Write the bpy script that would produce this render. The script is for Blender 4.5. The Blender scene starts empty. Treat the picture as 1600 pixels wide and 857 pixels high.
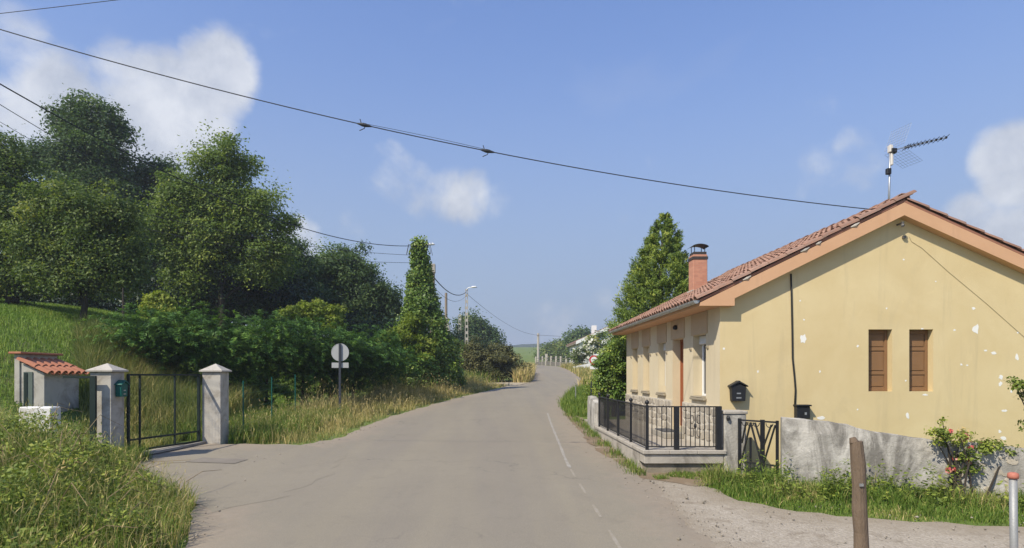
import bpy, math, random
import numpy as np
from mathutils import Vector, Matrix

random.seed(7)
RNG = np.random.default_rng(11)
SC = bpy.context.scene
COL = SC.collection

# ------------------------------------------------------------------ camera
CX, CY, F, HC = 771.0, 586.0, 955.0, 2.3      # vanishing point, focal length (px of 1600), camera height
cam_d = bpy.data.cameras.new('camera')
cam = bpy.data.objects.new('camera', cam_d)
COL.objects.link(cam)
cam.location = (0, 0, HC)
cam.rotation_euler = (math.radians(90), 0, 0)
cam_d.sensor_width = 36
cam_d.lens = 36 * F / 1600
cam_d.shift_x = (800 - CX) / 1600
cam_d.shift_y = (CY - 428.5) / 1600
cam_d.clip_start = 0.05
cam_d.clip_end = 9000
SC.camera = cam

# ------------------------------------------------------------------ light
SUN_DIR = Vector((0.215, 0.205, -0.305)).normalized()     # the way the light travels
SUN_EL = math.asin(-SUN_DIR.z)
SUN_AZ = math.atan2(-SUN_DIR.x, -SUN_DIR.y)            # from +Y towards +X
sun_d = bpy.data.lights.new('sun', 'SUN')
sun_d.energy = 5.0
sun_d.angle = math.radians(0.6)
sun_d.color = (1.0, 0.925, 0.78)
sun = bpy.data.objects.new('sun', sun_d)
COL.objects.link(sun)
sun.location = (-30, -25, 40)
sun.rotation_euler = SUN_DIR.to_track_quat('-Z', 'Y').to_euler()

SC.view_settings.view_transform = 'Standard'
SC.view_settings.look = 'None'
SC.view_settings.gamma = 1
SC.view_settings.use_curve_mapping = False
SC.view_settings.exposure = 0.26
SC.cycles.max_bounces = 8
SC.cycles.transparent_max_bounces = 8


def px(x, y, Y):
    """a point seen at pixel (x, y) of the photograph that stands Y metres away"""
    return Vector(((x - CX) * Y / F, Y, HC - (y - CY) * Y / F))


# ------------------------------------------------------------------ sky
world = bpy.data.worlds.new('World')
SC.world = world
world.use_nodes = True
nt = world.node_tree
nt.nodes.clear()
def wn(t, **kw):
    n = nt.nodes.new(t)
    for k, v in kw.items():
        setattr(n, k, v)
    return n
w_out = wn('ShaderNodeOutputWorld')
w_bg = wn('ShaderNodeBackground')
w_bg.inputs['Strength'].default_value = 0.139
sky = wn('ShaderNodeTexSky', sky_type='NISHITA')
sky.sun_disc = False
sky.sun_elevation = SUN_EL
sky.sun_rotation = SUN_AZ
sky.air_density = 1.0
sky.dust_density = 0.6
sky.ozone_density = 6.0
tc = wn('ShaderNodeTexCoord')
nt.links.new(w_bg.outputs[0], w_out.inputs[0])
def wmath(op, a, b=None, clamp=False):
    n = wn('ShaderNodeMath', operation=op, use_clamp=clamp)
    for i, v in enumerate((a, b)):
        if v is None:
            continue
        if isinstance(v, (int, float)):
            n.inputs[i].default_value = v
        else:
            nt.links.new(v, n.inputs[i])
    return n.outputs[0]
def wnoise(scale, detail, rough, dist=0.0, off=(0, 0, 0), sc=(1, 1, 1)):
    m = wn('ShaderNodeMapping')
    m.inputs['Location'].default_value = off
    m.inputs['Scale'].default_value = sc
    nt.links.new(tc.outputs['Generated'], m.inputs['Vector'])
    n = wn('ShaderNodeTexNoise')
    n.inputs['Scale'].default_value = scale
    n.inputs['Detail'].default_value = detail
    n.inputs['Roughness'].default_value = rough
    n.inputs['Distortion'].default_value = dist
    nt.links.new(m.outputs[0], n.inputs['Vector'])
    return n.outputs['Fac']
# cumulus clouds: (x, y, radius) on the photograph's picture plane, as directions; density
CLOUDS = [(255, 165, 105, 1.0), (330, 120, 70, .95), (190, 190, 90, .8), (110, 165, 80, .75), (30, 190, 70, .6), (250, 235, 70, .7), (20, 60, 60, .35),
          (603, 245, 34, .46), (615, 280, 46, .58), (655, 298, 46, .56), (695, 302, 44, .56), (735, 304, 42, .54), (780, 312, 36, .40), (585, 292, 32, .42), (470, 385, 48, .8), (545, 365, 40, .45),
          (1575, 240, 50, .75), (1600, 285, 55, .8), (1650, 270, 80, .9), (1520, 350, 50, .6), (1585, 362, 52, .8), (1740, 300, 110, .9),
          (1345, 250, 52, .44), (1285, 275, 46, .38), (1040, 40, 60, .08), (1000, 300, 55, .12),
          (850, 500, 55, .34), (800, 520, 60, .3), (920, 490, 50, .28), (740, 480, 60, .35), (650, 495, 60, .3), (-200, 150, 160, .8), (-420, 60, 120, .7)]
mask = None
for (x, y, r, s) in CLOUDS:
    c = Vector((x - CX, F, CY - y))
    ca = F / c.length
    ro = math.atan(r * 1.35 / F * ca)
    c.normalize()
    d = wn('ShaderNodeVectorMath', operation='DOT_PRODUCT')
    nt.links.new(tc.outputs['Generated'], d.inputs[0])
    d.inputs[1].default_value = c
    mr = wn('ShaderNodeMapRange', interpolation_type='SMOOTHSTEP')
    mr.inputs['From Min'].default_value = math.cos(ro)
    mr.inputs['From Max'].default_value = math.cos(ro * 0.12)
    mr.inputs['To Min'].default_value = 0
    mr.inputs['To Max'].default_value = s
    nt.links.new(d.outputs['Value'], mr.inputs['Value'])
    mask = mr.outputs[0] if mask is None else wmath('MAXIMUM', mask, mr.outputs[0])
n1 = wnoise(7.5, 10, 0.58, 0.3)
n2 = wnoise(3.0, 5, 0.55, 0.4, (4, 2, 1), (1, 1, 2.2))
generic = wmath('MULTIPLY', wmath('SUBTRACT', n2, 0.61), 2.2, True)
field = wmath('ADD', mask, wmath('MULTIPLY', wmath('SUBTRACT', n1, 0.5), 1.7))
cm = wn('ShaderNodeMapRange', interpolation_type='SMOOTHSTEP')
cm.inputs['From Min'].default_value = 0.26
cm.inputs['From Max'].default_value = 0.80
nt.links.new(field, cm.inputs['Value'])
cloud_fac = wmath('MULTIPLY', wmath('MAXIMUM', cm.outputs[0], wmath('MULTIPLY', generic, 0.4)), 0.80, True)
n3 = wnoise(11, 8, 0.6, 0.2, (1.3, 0.4, -0.035))
cr = wn('ShaderNodeValToRGB')
cr.color_ramp.elements[0].position = 0.34
cr.color_ramp.elements[0].color = (3.3, 3.5, 3.9, 1)
cr.color_ramp.elements[1].position = 0.66
cr.color_ramp.elements[1].color = (5.6, 5.65, 5.7, 1)
nt.links.new(n3, cr.inputs[0])
mixc = wn('ShaderNodeMix', data_type='RGBA')
nt.links.new(cloud_fac, mixc.inputs['Factor'])
tintn = wn('ShaderNodeMix', data_type='RGBA', blend_type='MULTIPLY')
tintn.inputs['Factor'].default_value = 1.0
gam = wn('ShaderNodeGamma')
gam.inputs['Gamma'].default_value = 0.75
nt.links.new(sky.outputs[0], gam.inputs['Color'])
nt.links.new(gam.outputs[0], tintn.inputs['A'])
tintn.inputs['B'].default_value = (1.15, 1.31, 1.74, 1)
# pale summer haze low in the sky, all round
sep = wn('ShaderNodeSeparateXYZ')
nt.links.new(tc.outputs['Generated'], sep.inputs[0])
hm = wn('ShaderNodeMapRange', interpolation_type='SMOOTHSTEP')
hm.inputs['From Min'].default_value = 0.56
hm.inputs['From Max'].default_value = 0.04
hm.inputs['To Max'].default_value = 0.88
nt.links.new(sep.outputs['Z'], hm.inputs['Value'])
hzm = wn('ShaderNodeMix', data_type='RGBA')
nt.links.new(hm.outputs[0], hzm.inputs['Factor'])
nt.links.new(tintn.outputs['Result'], hzm.inputs['A'])
hzm.inputs['B'].default_value = (2.06, 2.62, 3.3, 1)
nt.links.new(hzm.outputs['Result'], mixc.inputs['A'])
nt.links.new(cr.outputs[0], mixc.inputs['B'])
nt.links.new(mixc.outputs['Result'], w_bg.inputs['Color'])


# ------------------------------------------------------------------ scene helpers
WPOS = {}
def wpos(o):
    return WPOS.get(o.name, Vector((0, 0, 0))) if o else Vector((0, 0, 0))

def tag(o, label=None, cat=None, group=None, kind=None):
    for k, v in (('label', label), ('category', cat), ('group', group), ('kind', kind)):
        if v:
            o[k] = v
    return o

def thing(name, label, cat, loc=(0, 0, 0), group=None):
    o = bpy.data.objects.new(name, None)
    COL.objects.link(o)
    o.empty_display_size = 0.2
    o.location = loc
    WPOS[o.name] = Vector(loc)
    return tag(o, label, cat, group)

def link(name, me, parent=None, loc=(0, 0, 0), rot=None, scale=None):
    """mesh whose coordinates are local to loc (given in world space)"""
    o = bpy.data.objects.new(name, me)
    COL.objects.link(o)
    o.parent = parent
    o.location = Vector(loc) - wpos(parent)
    if rot:
        o.rotation_euler = rot
    if scale:
        o.scale = scale
    WPOS[o.name] = Vector(loc)
    return o

def mesh_np(name, V, T, mat, tint=None, smooth=False):
    V = np.asarray(V, np.float32)
    T = np.asarray(T, np.int32)
    k = T.shape[1]
    me = bpy.data.meshes.new(name)
    me.vertices.add(len(V))
    me.vertices.foreach_set('co', V.ravel())
    me.loops.add(T.size)
    me.loops.foreach_set('vertex_index', T.ravel())
    me.polygons.add(len(T))
    me.polygons.foreach_set('loop_start', np.arange(0, T.size, k, dtype=np.int32))
    if smooth:
        me.polygons.foreach_set('use_smooth', np.ones(len(T), dtype=bool))
    if tint is not None:
        a = me.attributes.new('tint', 'FLOAT', 'POINT')
        a.data.foreach_set('value', np.asarray(tint, np.float32))
    me.update(calc_edges=True)
    me.validate()
    me.materials.append(mat)
    return me

class MB:
    def __init__(self):
        self.v, self.f = [], []
    def poly(self, pts):
        b = len(self.v)
        self.v += [Vector(p) for p in pts]
        self.f.append(tuple(range(b, b + len(pts))))
        return self
    def box(self, x0, x1, y0, y1, z0, z1, ch=0.0):
        b = len(self.v)
        for z in (z0, z1):
            for (x, y) in ((x0, y0), (x1, y0), (x1, y1), (x0, y1)):
                self.v.append(Vector((x, y, z)))
        for q in ((0, 3, 2, 1), (4, 5, 6, 7), (0, 1, 5, 4), (1, 2, 6, 5), (2, 3, 7, 6), (3, 0, 4, 7)):
            self.f.append(tuple(b + i for i in q))
        return self
    def bar(self, a, c, w, h=None, up=(0, 0, 1)):
        """a rectangular bar from a to c, w wide and h high"""
        h = h or w
        a, c = Vector(a), Vector(c)
        d = (c - a).normalized()
        u = Vector(up)
        if abs(d.dot(u)) > 0.98:
            u = Vector((0, 1, 0))
        s = d.cross(u).normalized()
        u = s.cross(d).normalized()
        b = len(self.v)
        for p in (a, c):
            for (i, j) in ((-1, -1), (1, -1), (1, 1), (-1, 1)):
                self.v.append(p + s * (i * w / 2) + u * (j * h / 2))
        for q in ((0, 1, 2, 3), (7, 6, 5, 4), (0, 4, 5, 1), (1, 5, 6, 2), (2, 6, 7, 3), (3, 7, 4, 0)):
            self.f.append(tuple(b + i for i in q))
        return self
    def tube(self, path, rad, n=8, cap=True):
        path = [Vector(p) for p in path]
        m = len(path)
        rad = list(rad) if hasattr(rad, '__len__') else [rad] * m
        b = len(self.v)
        ref = None
        for i, p in enumerate(path):
            t = (path[min(i + 1, m - 1)] - path[max(i - 1, 0)])
            t = t.normalized() if t.length > 1e-9 else Vector((0, 0, 1))
            if ref is None:
                ref = Vector((1, 0, 0)) if abs(t.x) < 0.8 else Vector((0, 1, 0))
            s = t.cross(ref)
            s = s.normalized() if s.length > 1e-6 else t.orthogonal().normalized()
            u = s.cross(t).normalized()
            ref = u
            for k in range(n):
                a = 2 * math.pi * k / n
                self.v.append(p + (s * math.cos(a) + u * math.sin(a)) * rad[i])
        for i in range(m - 1):
            for k in range(n):
                k2 = (k + 1) % n
                self.f.append((b + i * n + k, b + i * n + k2, b + (i + 1) * n + k2, b + (i + 1) * n + k))
        if cap:
            self.f.append(tuple(b + k for k in range(n))[::-1])
            self.f.append(tuple(b + (m - 1) * n + k for k in range(n)))
        return self
    def lathe(self, c, prof, n=16):
        c = Vector(c)
        return self.tube([c + Vector((0, 0, z)) for r, z in prof], [max(r, 1e-4) for r, z in prof], n)
    def prism(self, pts, d):
        """a planar outline pushed along the vector d"""
        b = len(self.v)
        d = Vector(d)
        n = len(pts)
        self.v += [Vector(p) for p in pts] + [Vector(p) + d for p in pts]
        self.f.append(tuple(range(b, b + n)))
        self.f.append(tuple(range(b + 2 * n - 1, b + n - 1, -1)))
        for i in range(n):
            j = (i + 1) % n
            self.f.append((b + i, b + n + i, b + n + j, b + j))
        return self
    def build(self, name, mat, parent=None, smooth=False, bevel=0.0, origin=None):
        o0 = Vector(origin) if origin is not None else wpos(parent)
        me = bpy.data.meshes.new(name)
        me.from_pydata([tuple(v - o0) for v in self.v], [], self.f)
        me.update()
        import bmesh
        bm = bmesh.new()
        bm.from_mesh(me)
        bmesh.ops.recalc_face_normals(bm, faces=bm.faces)
        if bevel:
            bmesh.ops.bevel(bm, geom=[e for e in bm.edges if len(e.link_faces) == 2 and e.calc_face_angle(0) > 0.6], offset=bevel, segments=1, affect='EDGES', clamp_overlap=True)
        bm.to_mesh(me)
        bm.free()
        if smooth:
            for p in me.polygons:
                p.use_smooth = True
        me.materials.append(mat)
        return link(name, me, parent, o0)

# ------------------------------------------------------------------ materials
class NT:
    def __init__(self, name):
        self.m = bpy.data.materials.new(name)
        self.m.use_nodes = True
        self.t = self.m.node_tree
        self.t.nodes.clear()
        self.out = self.n('ShaderNodeOutputMaterial')
        self.tc = self.n('ShaderNodeTexCoord')
        self.vec = self.tc.outputs['Object']
    def n(self, t, **kw):
        x = self.t.nodes.new(t)
        for k, v in kw.items():
            setattr(x, k, v)
        return x
    def put(self, sock, v):
        if isinstance(v, bpy.types.NodeSocket):
            self.t.links.new(v, sock)
        elif v is not None:
            if hasattr(sock.default_value, '__len__') and hasattr(v, '__len__') and len(sock.default_value) == 4 and len(v) == 3:
                v = tuple(v) + (1,)
            sock.default_value = v
    def noise(self, scale, detail=5, rough=0.6, dist=0, sc=None, vec=None):
        x = self.n('ShaderNodeTexNoise')
        v = vec or self.vec
        if sc:
            mp = self.n('ShaderNodeMapping')
            mp.inputs['Scale'].default_value = sc
            self.put(mp.inputs['Vector'], v)
            v = mp.outputs[0]
        self.put(x.inputs['Vector'], v)
        self.put(x.inputs['Scale'], scale)
        self.put(x.inputs['Detail'], detail)
        self.put(x.inputs['Roughness'], rough)
        self.put(x.inputs['Distortion'], dist)
        return x.outputs['Fac']
    def ramp(self, fac, stops):
        r = self.n('ShaderNodeValToRGB')
        while len(r.color_ramp.elements) < len(stops):
            r.color_ramp.elements.new(0.5)
        for e, (p, c) in zip(r.color_ramp.elements, stops):
            e.position = p
            e.color = (c, c, c, 1) if isinstance(c, (int, float)) else tuple(c) + (1,)
        self.put(r.inputs[0], fac)
        return r.outputs[0]
    def mix(self, fac, a, b, mode='MIX'):
        x = self.n('ShaderNodeMix', data_type='RGBA', blend_type=mode)
        self.put(x.inputs['Factor'], fac)
        self.put(x.inputs['A'], a)
        self.put(x.inputs['B'], b)
        return x.outputs['Result']
    def math(self, op, a, b=None, clamp=False):
        x = self.n('ShaderNodeMath', operation=op, use_clamp=clamp)
        self.put(x.inputs[0], a)
        if b is not None:
            self.put(x.inputs[1], b)
        return x.outputs[0]
    def bump(self, h, strength=0.3, dist=0.02):
        x = self.n('ShaderNodeBump')
        self.put(x.inputs['Height'], h)
        self.put(x.inputs['Strength'], strength)
        self.put(x.inputs['Distance'], dist)
        return x.outputs[0]
    def attr(self, name):
        return self.n('ShaderNodeAttribute', attribute_name=name).outputs['Fac']
    def bsdf(self, col, rough=0.8, metal=0, spec=0.3, normal=None):
        p = self.n('ShaderNodeBsdfPrincipled')
        self.put(p.inputs['Base Color'], col)
        self.put(p.inputs['Roughness'], rough)
        self.put(p.inputs['Metallic'], metal)
        self.put(p.inputs['Specular IOR Level'], spec)
        if normal is not None:
            self.put(p.inputs['Normal'], normal)
        return p
    def done(self, sh):
        self.put(self.out.inputs['Surface'], sh.outputs[0])
        return self.m

def mul(c, k):
    return tuple(min(1.0, x * k) for x in c)

def plain(name, col, rough=0.75, var=0.14, scale=4.0, bump=0.25, bscale=60, metal=0, spec=0.3, dirt=None, dfac=(0.55, 0.72), rnd=0.0):
    t = NT(name)
    c = t.mix(t.noise(scale, 6, 0.62), mul(col, 1 - var), mul(col, 1 + var))
    if dirt:
        c = t.mix(t.ramp(t.noise(scale * 0.6, 7, 0.68, 0.6), [(dfac[0], 0.0), (dfac[1], 1.0)]), c, dirt)
    if rnd:
        oi = t.n('ShaderNodeObjectInfo')
        c = t.mix(1.0, c, t.ramp(oi.outputs['Random'], [(0, 1 - rnd), (1, 1.0)]), 'MULTIPLY')
    return t.done(t.bsdf(c, rough, metal, spec, t.bump(t.noise(bscale, 3, 0.6), bump, 0.01)))

def leafmat(name, stops, trans=0.42, rough=0.55, spec=0.25):
    t = NT(name)
    c = t.ramp(t.attr('tint'), stops)
    p = t.bsdf(c, rough, 0, spec)
    tr = t.n('ShaderNodeBsdfTranslucent')
    t.put(tr.inputs['Color'], t.mix(1.0, c, (1.0, 1.05, 0.55), 'MULTIPLY'))
    mx = t.n('ShaderNodeMixShader')
    t.put(mx.inputs[0], trans)
    t.t.links.new(p.outputs[0], mx.inputs[1])
    t.t.links.new(tr.outputs[0], mx.inputs[2])
    return t.done(mx)

G = {}
G['leaf_mid'] = leafmat('leaf_mid_green', [(0, (0.048, 0.081, 0.024)), (.45, (0.112, 0.167, 0.042)), (.8, (0.231, 0.280, 0.067)), (1, (0.433, 0.425, 0.117))])
G['leaf_dark'] = leafmat('leaf_dark_green', [(0, (0.043, 0.074, 0.031)), (.5, (0.083, 0.140, 0.050)), (.85, (0.169, 0.237, 0.077)), (1, (0.299, 0.350, 0.110))])
G['leaf_shade_tone'] = leafmat('leaf_painted_shade', [(0, (0.019, 0.035, 0.016)), (.6, (0.035, 0.067, 0.026)), (1, (0.080, 0.128, 0.045))], .12, .5, .3)  # near-black leaf colour with the shade under the canopy painted in
G['leaf_light'] = leafmat('leaf_light_green', [(0, (0.069, 0.115, 0.026)), (.45, (0.165, 0.233, 0.051)), (.8, (0.329, 0.388, 0.079)), (1, (0.495, 0.495, 0.136))])
G['leaf_lime'] = leafmat('leaf_yellow_green', [(0, (0.113, 0.171, 0.022)), (.5, (0.227, 0.289, 0.037)), (1, (0.426, 0.446, 0.088))])
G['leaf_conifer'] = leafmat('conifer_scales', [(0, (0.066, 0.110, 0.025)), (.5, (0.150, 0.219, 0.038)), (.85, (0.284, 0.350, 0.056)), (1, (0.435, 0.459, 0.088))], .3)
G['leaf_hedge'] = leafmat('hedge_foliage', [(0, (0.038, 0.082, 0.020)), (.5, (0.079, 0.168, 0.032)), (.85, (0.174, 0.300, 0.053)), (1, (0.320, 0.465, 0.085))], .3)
G['leaf_ivy'] = leafmat('ivy_leaf', [(0, (0.058, 0.101, 0.021)), (.45, (0.126, 0.211, 0.035)), (.85, (0.254, 0.331, 0.061)), (1, (0.393, 0.441, 0.088))], .25, .45, .35)
G['leaf_olive'] = leafmat('olive_bush_leaf', [(0, (0.070, 0.081, 0.032)), (.5, (0.148, 0.145, 0.054)), (1, (0.325, 0.294, 0.113))], .3)
G['leaf_weed'] = leafmat('weed_leaf', [(0, (0.068, 0.101, 0.021)), (.4, (0.173, 0.230, 0.038)), (.75, (0.323, 0.367, 0.061)), (.93, (0.508, 0.478, 0.105)), (1, (0.600, 0.441, 0.175))], .3)
G['grass'] = leafmat('grass_blade', [(0, (0.056, 0.112, 0.018)), (.4, (0.125, 0.206, 0.031)), (.7, (0.237, 0.288, 0.062)), (.86, (0.425, 0.362, 0.138)), (1, (0.600, 0.475, 0.225))], .3, .6, .15)
G['lawn'] = leafmat('lawn_blade', [(0, (.10, .19, .028)), (.4, (.20, .30, .05)), (.7, (.32, .38, .09)), (1, (.50, .44, .18))], .3, .6, .15)
G['dry_grass'] = leafmat('dry_grass_blade', [(0, (0.112, 0.163, 0.037)), (.3, (0.250, 0.263, 0.081)), (.6, (0.463, 0.375, 0.150)), (1, (0.700, 0.550, 0.275))], .3, .6, .15)
G['petal'] = leafmat('rose_petal', [(0, (.55, .06, .06)), (.6, (.7, .2, .18)), (1, (.75, .4, .35))], .3)
G['bloom'] = leafmat('pale_blossom', [(0, (.6, .58, .5)), (1, (.8, .8, .74))], .3)

def bark(name, col):
    t = NT(name)
    c = t.mix(t.noise(9, 6, 0.7, 0.5, (1, 1, 0.25)), mul(col, 0.5), mul(col, 1.5))
    return t.done(t.bsdf(c, 0.9, 0, 0.2, t.bump(t.noise(26, 4, 0.7, 0.4, (1, 1, 0.2)), 0.7, 0.03)))
G['bark'] = bark('grey_brown_bark', (.055, .045, .035))
G['post_wood'] = bark('weathered_post_wood', (.155, .112, .076))

# ================================================================== THE SETTING
def sstep(a, b, x):
    t = np.clip((np.asarray(x, float) - a) / (b - a), 0, 1)
    return t * t * (3 - 2 * t)

def ground(X, Y):
    """height of the land: the road climbs gently, a bank rises on the left"""
    X = np.asarray(X, float)
    Y = np.asarray(Y, float)
    Yc = np.clip(Y, -25, 96)
    z = 0.04 * Yc
    z = z + 0.062 * np.clip(Y - 128, 0, 260)
    u = -X - 10.2 - 0.12 * np.clip(18 - Y, 0, 20)
    bank = 0.8 * np.log1p(np.exp(np.clip(u / 0.8, -30, 30)))
    bank = (3.6 * (1 - np.exp(-bank / 3.9)) + .09 * bank) * sstep(5, 17, Y) * (1 - sstep(62, 110, Y))
    z = z + bank
    z = z + 0.75 * np.exp(-((X + 5.6) / 2.6) ** 2 - ((Y - 38) / 6.5) ** 2)           # knoll beside the bend
    z = z + 0.36 * np.exp(-((X + 9.4) / 1.5) ** 2 - ((Y - 8.2) / 2.6) ** 2)          # verge mound in the near corner
    return z

def gz(x, y):
    return float(ground(x, y))

def wob(x, y, s=1.0):
    return (np.sin(x * 1.7 * s + y * .9 * s) + np.sin(y * 2.3 * s - x * 1.1 * s + 1.3) + np.sin((x + y) * 3.7 * s + .4) * .6) / 2.6

def spacing(breaks):
    out = []
    for (a, b, st) in breaks:
        out += list(np.arange(a, b, st))
    return np.array(out + [breaks[-1][1]])

# ---- the land
t = NT('meadow_ground')
big = t.noise(0.16, 6, 0.65, 0.4)
fine = t.noise(5.5, 6, 0.7)
c = t.mix(t.ramp(big, [(.35, 0.0), (.65, 1.0)]), (.13, .18, .042), (.20, .235, .07))
c = t.mix(t.ramp(fine, [(.35, 0.0), (.75, 1.0)]), c, (.09, .14, .028))
c = t.mix(t.ramp(t.noise(0.7, 7, 0.7, 0.5), [(.56, 0.0), (.70, .75)]), c, (.21, .165, .09))
MAT_LAND = t.done(t.bsdf(c, .95, 0, .1, t.bump(t.noise(14, 4, .7), .6, .08)))
gx = spacing([(-420, -120, 30), (-120, -50, 7), (-50, -22, 2), (-22, 12, 0.5), (12, 40, 3), (40, 140, 10), (140, 460, 40)])
gy = spacing([(-30, 0, 5), (0, 4, 1), (4, 42, 0.5), (42, 64, 1), (64, 140, 3), (140, 400, 10)])
GX, GY = np.meshgrid(gx, gy)
GZ = ground(GX, GY) - 0.05
nx, ny = len(gx), len(gy)
idx = np.arange(nx * ny).reshape(ny, nx)
Fq = np.stack([idx[:-1, :-1], idx[:-1, 1:], idx[1:, 1:], idx[1:, :-1]], -1).reshape(-1, 4)
me = mesh_np('ground', np.stack([GX, GY, GZ], -1).reshape(-1, 3), Fq, MAT_LAND, smooth=True)
tag(link('ground', me), 'grassy land on both sides of the climbing road', 'ground', kind='structure')

# ---- far hills
t = NT('wooded_hill')
c = t.mix(t.noise(.02, 6, .7), (.018, .035, .014), (.05, .075, .028))
MAT_HILL = t.done(t.bsdf(c, .95, 0, .1, t.bump(t.noise(.09, 4, .7), .8, 6)))
hx = np.linspace(-1500, 1700, 161)
hy = np.linspace(395, 1500, 40)
HX, HY = np.meshgrid(hx, hy)
ridge = 50 + 5 * np.sin(HX * .004 + 3.6) + 5 * np.sin(HX * .011 + 4.4) + 2 * np.sin(HX * .031)
HZ = 19.8 + (ridge - 19.8) * sstep(430, 900, HY) * (1 - 0.3 * sstep(950, 1500, HY)) + 2.2 * np.sin(HX * .07 + HY * .02) * sstep(430, 560, HY)
idx = np.arange(HX.size).reshape(HX.shape)
Fq = np.stack([idx[:-1, :-1], idx[:-1, 1:], idx[1:, 1:], idx[1:, :-1]], -1).reshape(-1, 4)
me = mesh_np('hills', np.stack([HX, HY, HZ], -1).reshape(-1, 3), Fq, MAT_HILL, smooth=True)
tag(link('hills', me), 'low wooded hills along the horizon', 'hills', kind='structure')

# ---- road
def catmull(P, step):
    P = np.array(P, float)
    Q = np.vstack([2 * P[0] - P[1], P, 2 * P[-1] - P[-2]])
    out = []
    for i in range(1, len(Q) - 2):
        n = max(2, int(np.linalg.norm(Q[i + 1, :2] - Q[i, :2]) / step))
        for k in range(n):
            s = k / n
            out.append(.5 * (2 * Q[i] + (Q[i + 1] - Q[i - 1]) * s + (2 * Q[i - 1] - 5 * Q[i] + 4 * Q[i + 1] - Q[i + 2]) * s ** 2 + (3 * Q[i] - Q[i - 1] - 3 * Q[i + 1] + Q[i + 2]) * s ** 3))
    return np.array(out + [P[-1]])
# left x, left y, right x, right y
EDGES = [(-3.2, -20, 2.7, -20), (-3.3, 0, 2.7, 0), (-3.55, 6.5, 2.75, 6.5), (-4.2, 8.6, 2.85, 9), (-4.75, 11, 2.95, 11), (-4.95, 13.6, 2.75, 13),
         (-4.75, 14.8, 2.55, 14.4), (-4.15, 16, 2.6, 16), (-4.0, 18, 2.7, 18.5), (-3.6, 21.5, 2.75, 21.5), (-2.1, 28.4, 3.0, 26.4), (-.6, 34, 4.4, 34), (.56, 38.4, 6.1, 40.9),
         (2.5, 43.8, 7.0, 46.5), (3.6, 55, 7.8, 56), (4.4, 68, 8.7, 68), (4.9, 78, 9.3, 80), (3.6, 86, 8.9, 90), (-1.5, 91, 4.5, 97), (-14, 95, -10, 102), (-40, 97, -40, 104)]
E = catmull(EDGES, 0.22)
nE, nC = len(E), 26
V, EDG = [], []
for i, (lx, ly, rx, ry) in enumerate(E):
    jl = .09 * wob(lx * 2, ly * 2) + .05 * wob(lx * 5, ly * 5.5)
    jr = (.12 * wob(rx * 2 + 3, ry * 2) + .07 * wob(rx * 5 + 1, ry * 6)) * (2.2 if ry < 11.5 else 1)
    for k in range(nC):
        s = k / (nC - 1)
        x = lx + (rx - lx) * s - jl * (s == 0) + jr * (s == 1)
        y = ly + (ry - ly) * s
        V.append((x, y, 0.0))
        EDG.append(min(s, 1 - s) * math.hypot(rx - lx, ry - ly))
V = np.array(V)
V[:, 2] = ground(V[:, 0], V[:, 1]) + 0.0
V[:, 2] -= 0.03 * ((np.array(EDG) < 1e-6) & ~((V[:, 0] < 0) & (V[:, 1] > 7.6) & (V[:, 1] < 15.6)))
idx = np.arange(len(V)).reshape(nE, nC)
Fq = np.stack([idx[:-1, :-1], idx[:-1, 1:], idx[1:, 1:], idx[1:, :-1]], -1).reshape(-1, 4)
t = NT('worn_asphalt')
ed = t.attr('tint')
a1 = t.noise(.55, 6, .6, .3)
a2 = t.noise(48, 3, .7)
lane = t.noise(1.0, 4, .55, 0, (1.3, .09, 1))
c = t.mix(a1, (.238, .205, .145), (.318, .274, .194))
c = t.mix(t.ramp(lane, [(.4, 0.0), (.68, .5)]), c, (.212, .185, .150))
c = t.mix(t.ramp(a2, [(.3, .45), (.75, 0.0)]), c, (.15, .132, .112))
c = t.mix(t.ramp(t.noise(3.4, 8, .72, .6), [(.54, 0.0), (.66, .45)]), c, (.20, .172, .13))
c = t.mix(t.ramp(t.noise(110, 2, .6), [(.60, 0.0), (.72, .6)]), c, (.42, .38, .32))
# cracks and tar seams
vo = t.n('ShaderNodeTexVoronoi', feature='DISTANCE_TO_EDGE')
wv = t.n('ShaderNodeVectorMath', operation='ADD')
nz = t.n('ShaderNodeTexNoise')
t.put(nz.inputs['Vector'], t.vec)
t.put(nz.inputs['Scale'], 2.2)
t.put(nz.inputs['Detail'], 6)
t.put(wv.inputs[0], t.vec)
t.put(wv.inputs[1], nz.outputs['Color'])
t.put(vo.inputs['Vector'], wv.outputs[0])
t.put(vo.inputs['Scale'], .36)
crack = t.math('MULTIPLY', t.ramp(vo.outputs['Distance'], [(0, 1.0), (.010, 0.0)]), t.ramp(t.noise(.5, 3), [(.5, 0.0), (.64, .42)]))
c = t.mix(crack, c, (.075, .068, .06))
# dust and grit creeping in from the verges
dn = t.math('ADD', ed, t.math('MULTIPLY', t.math('SUBTRACT', t.noise(2.3, 7, .68, .5), .5), 1.9))
dust = t.ramp(dn, [(.05, 1.0), (.55, .55), (1.25, 0.0)])
c = t.mix(dust, c, t.mix(t.noise(7, 6, .7), (.215, .17, .12), (.34, .285, .215)))
ROADM = t.done(t.bsdf(c, .86, 0, .28, t.bump(t.math('SUBTRACT', t.noise(75, 2, .6), t.math('MULTIPLY', crack, .8)), .45, .012)))
me = mesh_np('road', V, Fq, ROADM, tint=EDG, smooth=True)
road = tag(link('road', me), 'pale worn asphalt road bending away uphill', 'road', kind='structure')

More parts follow.
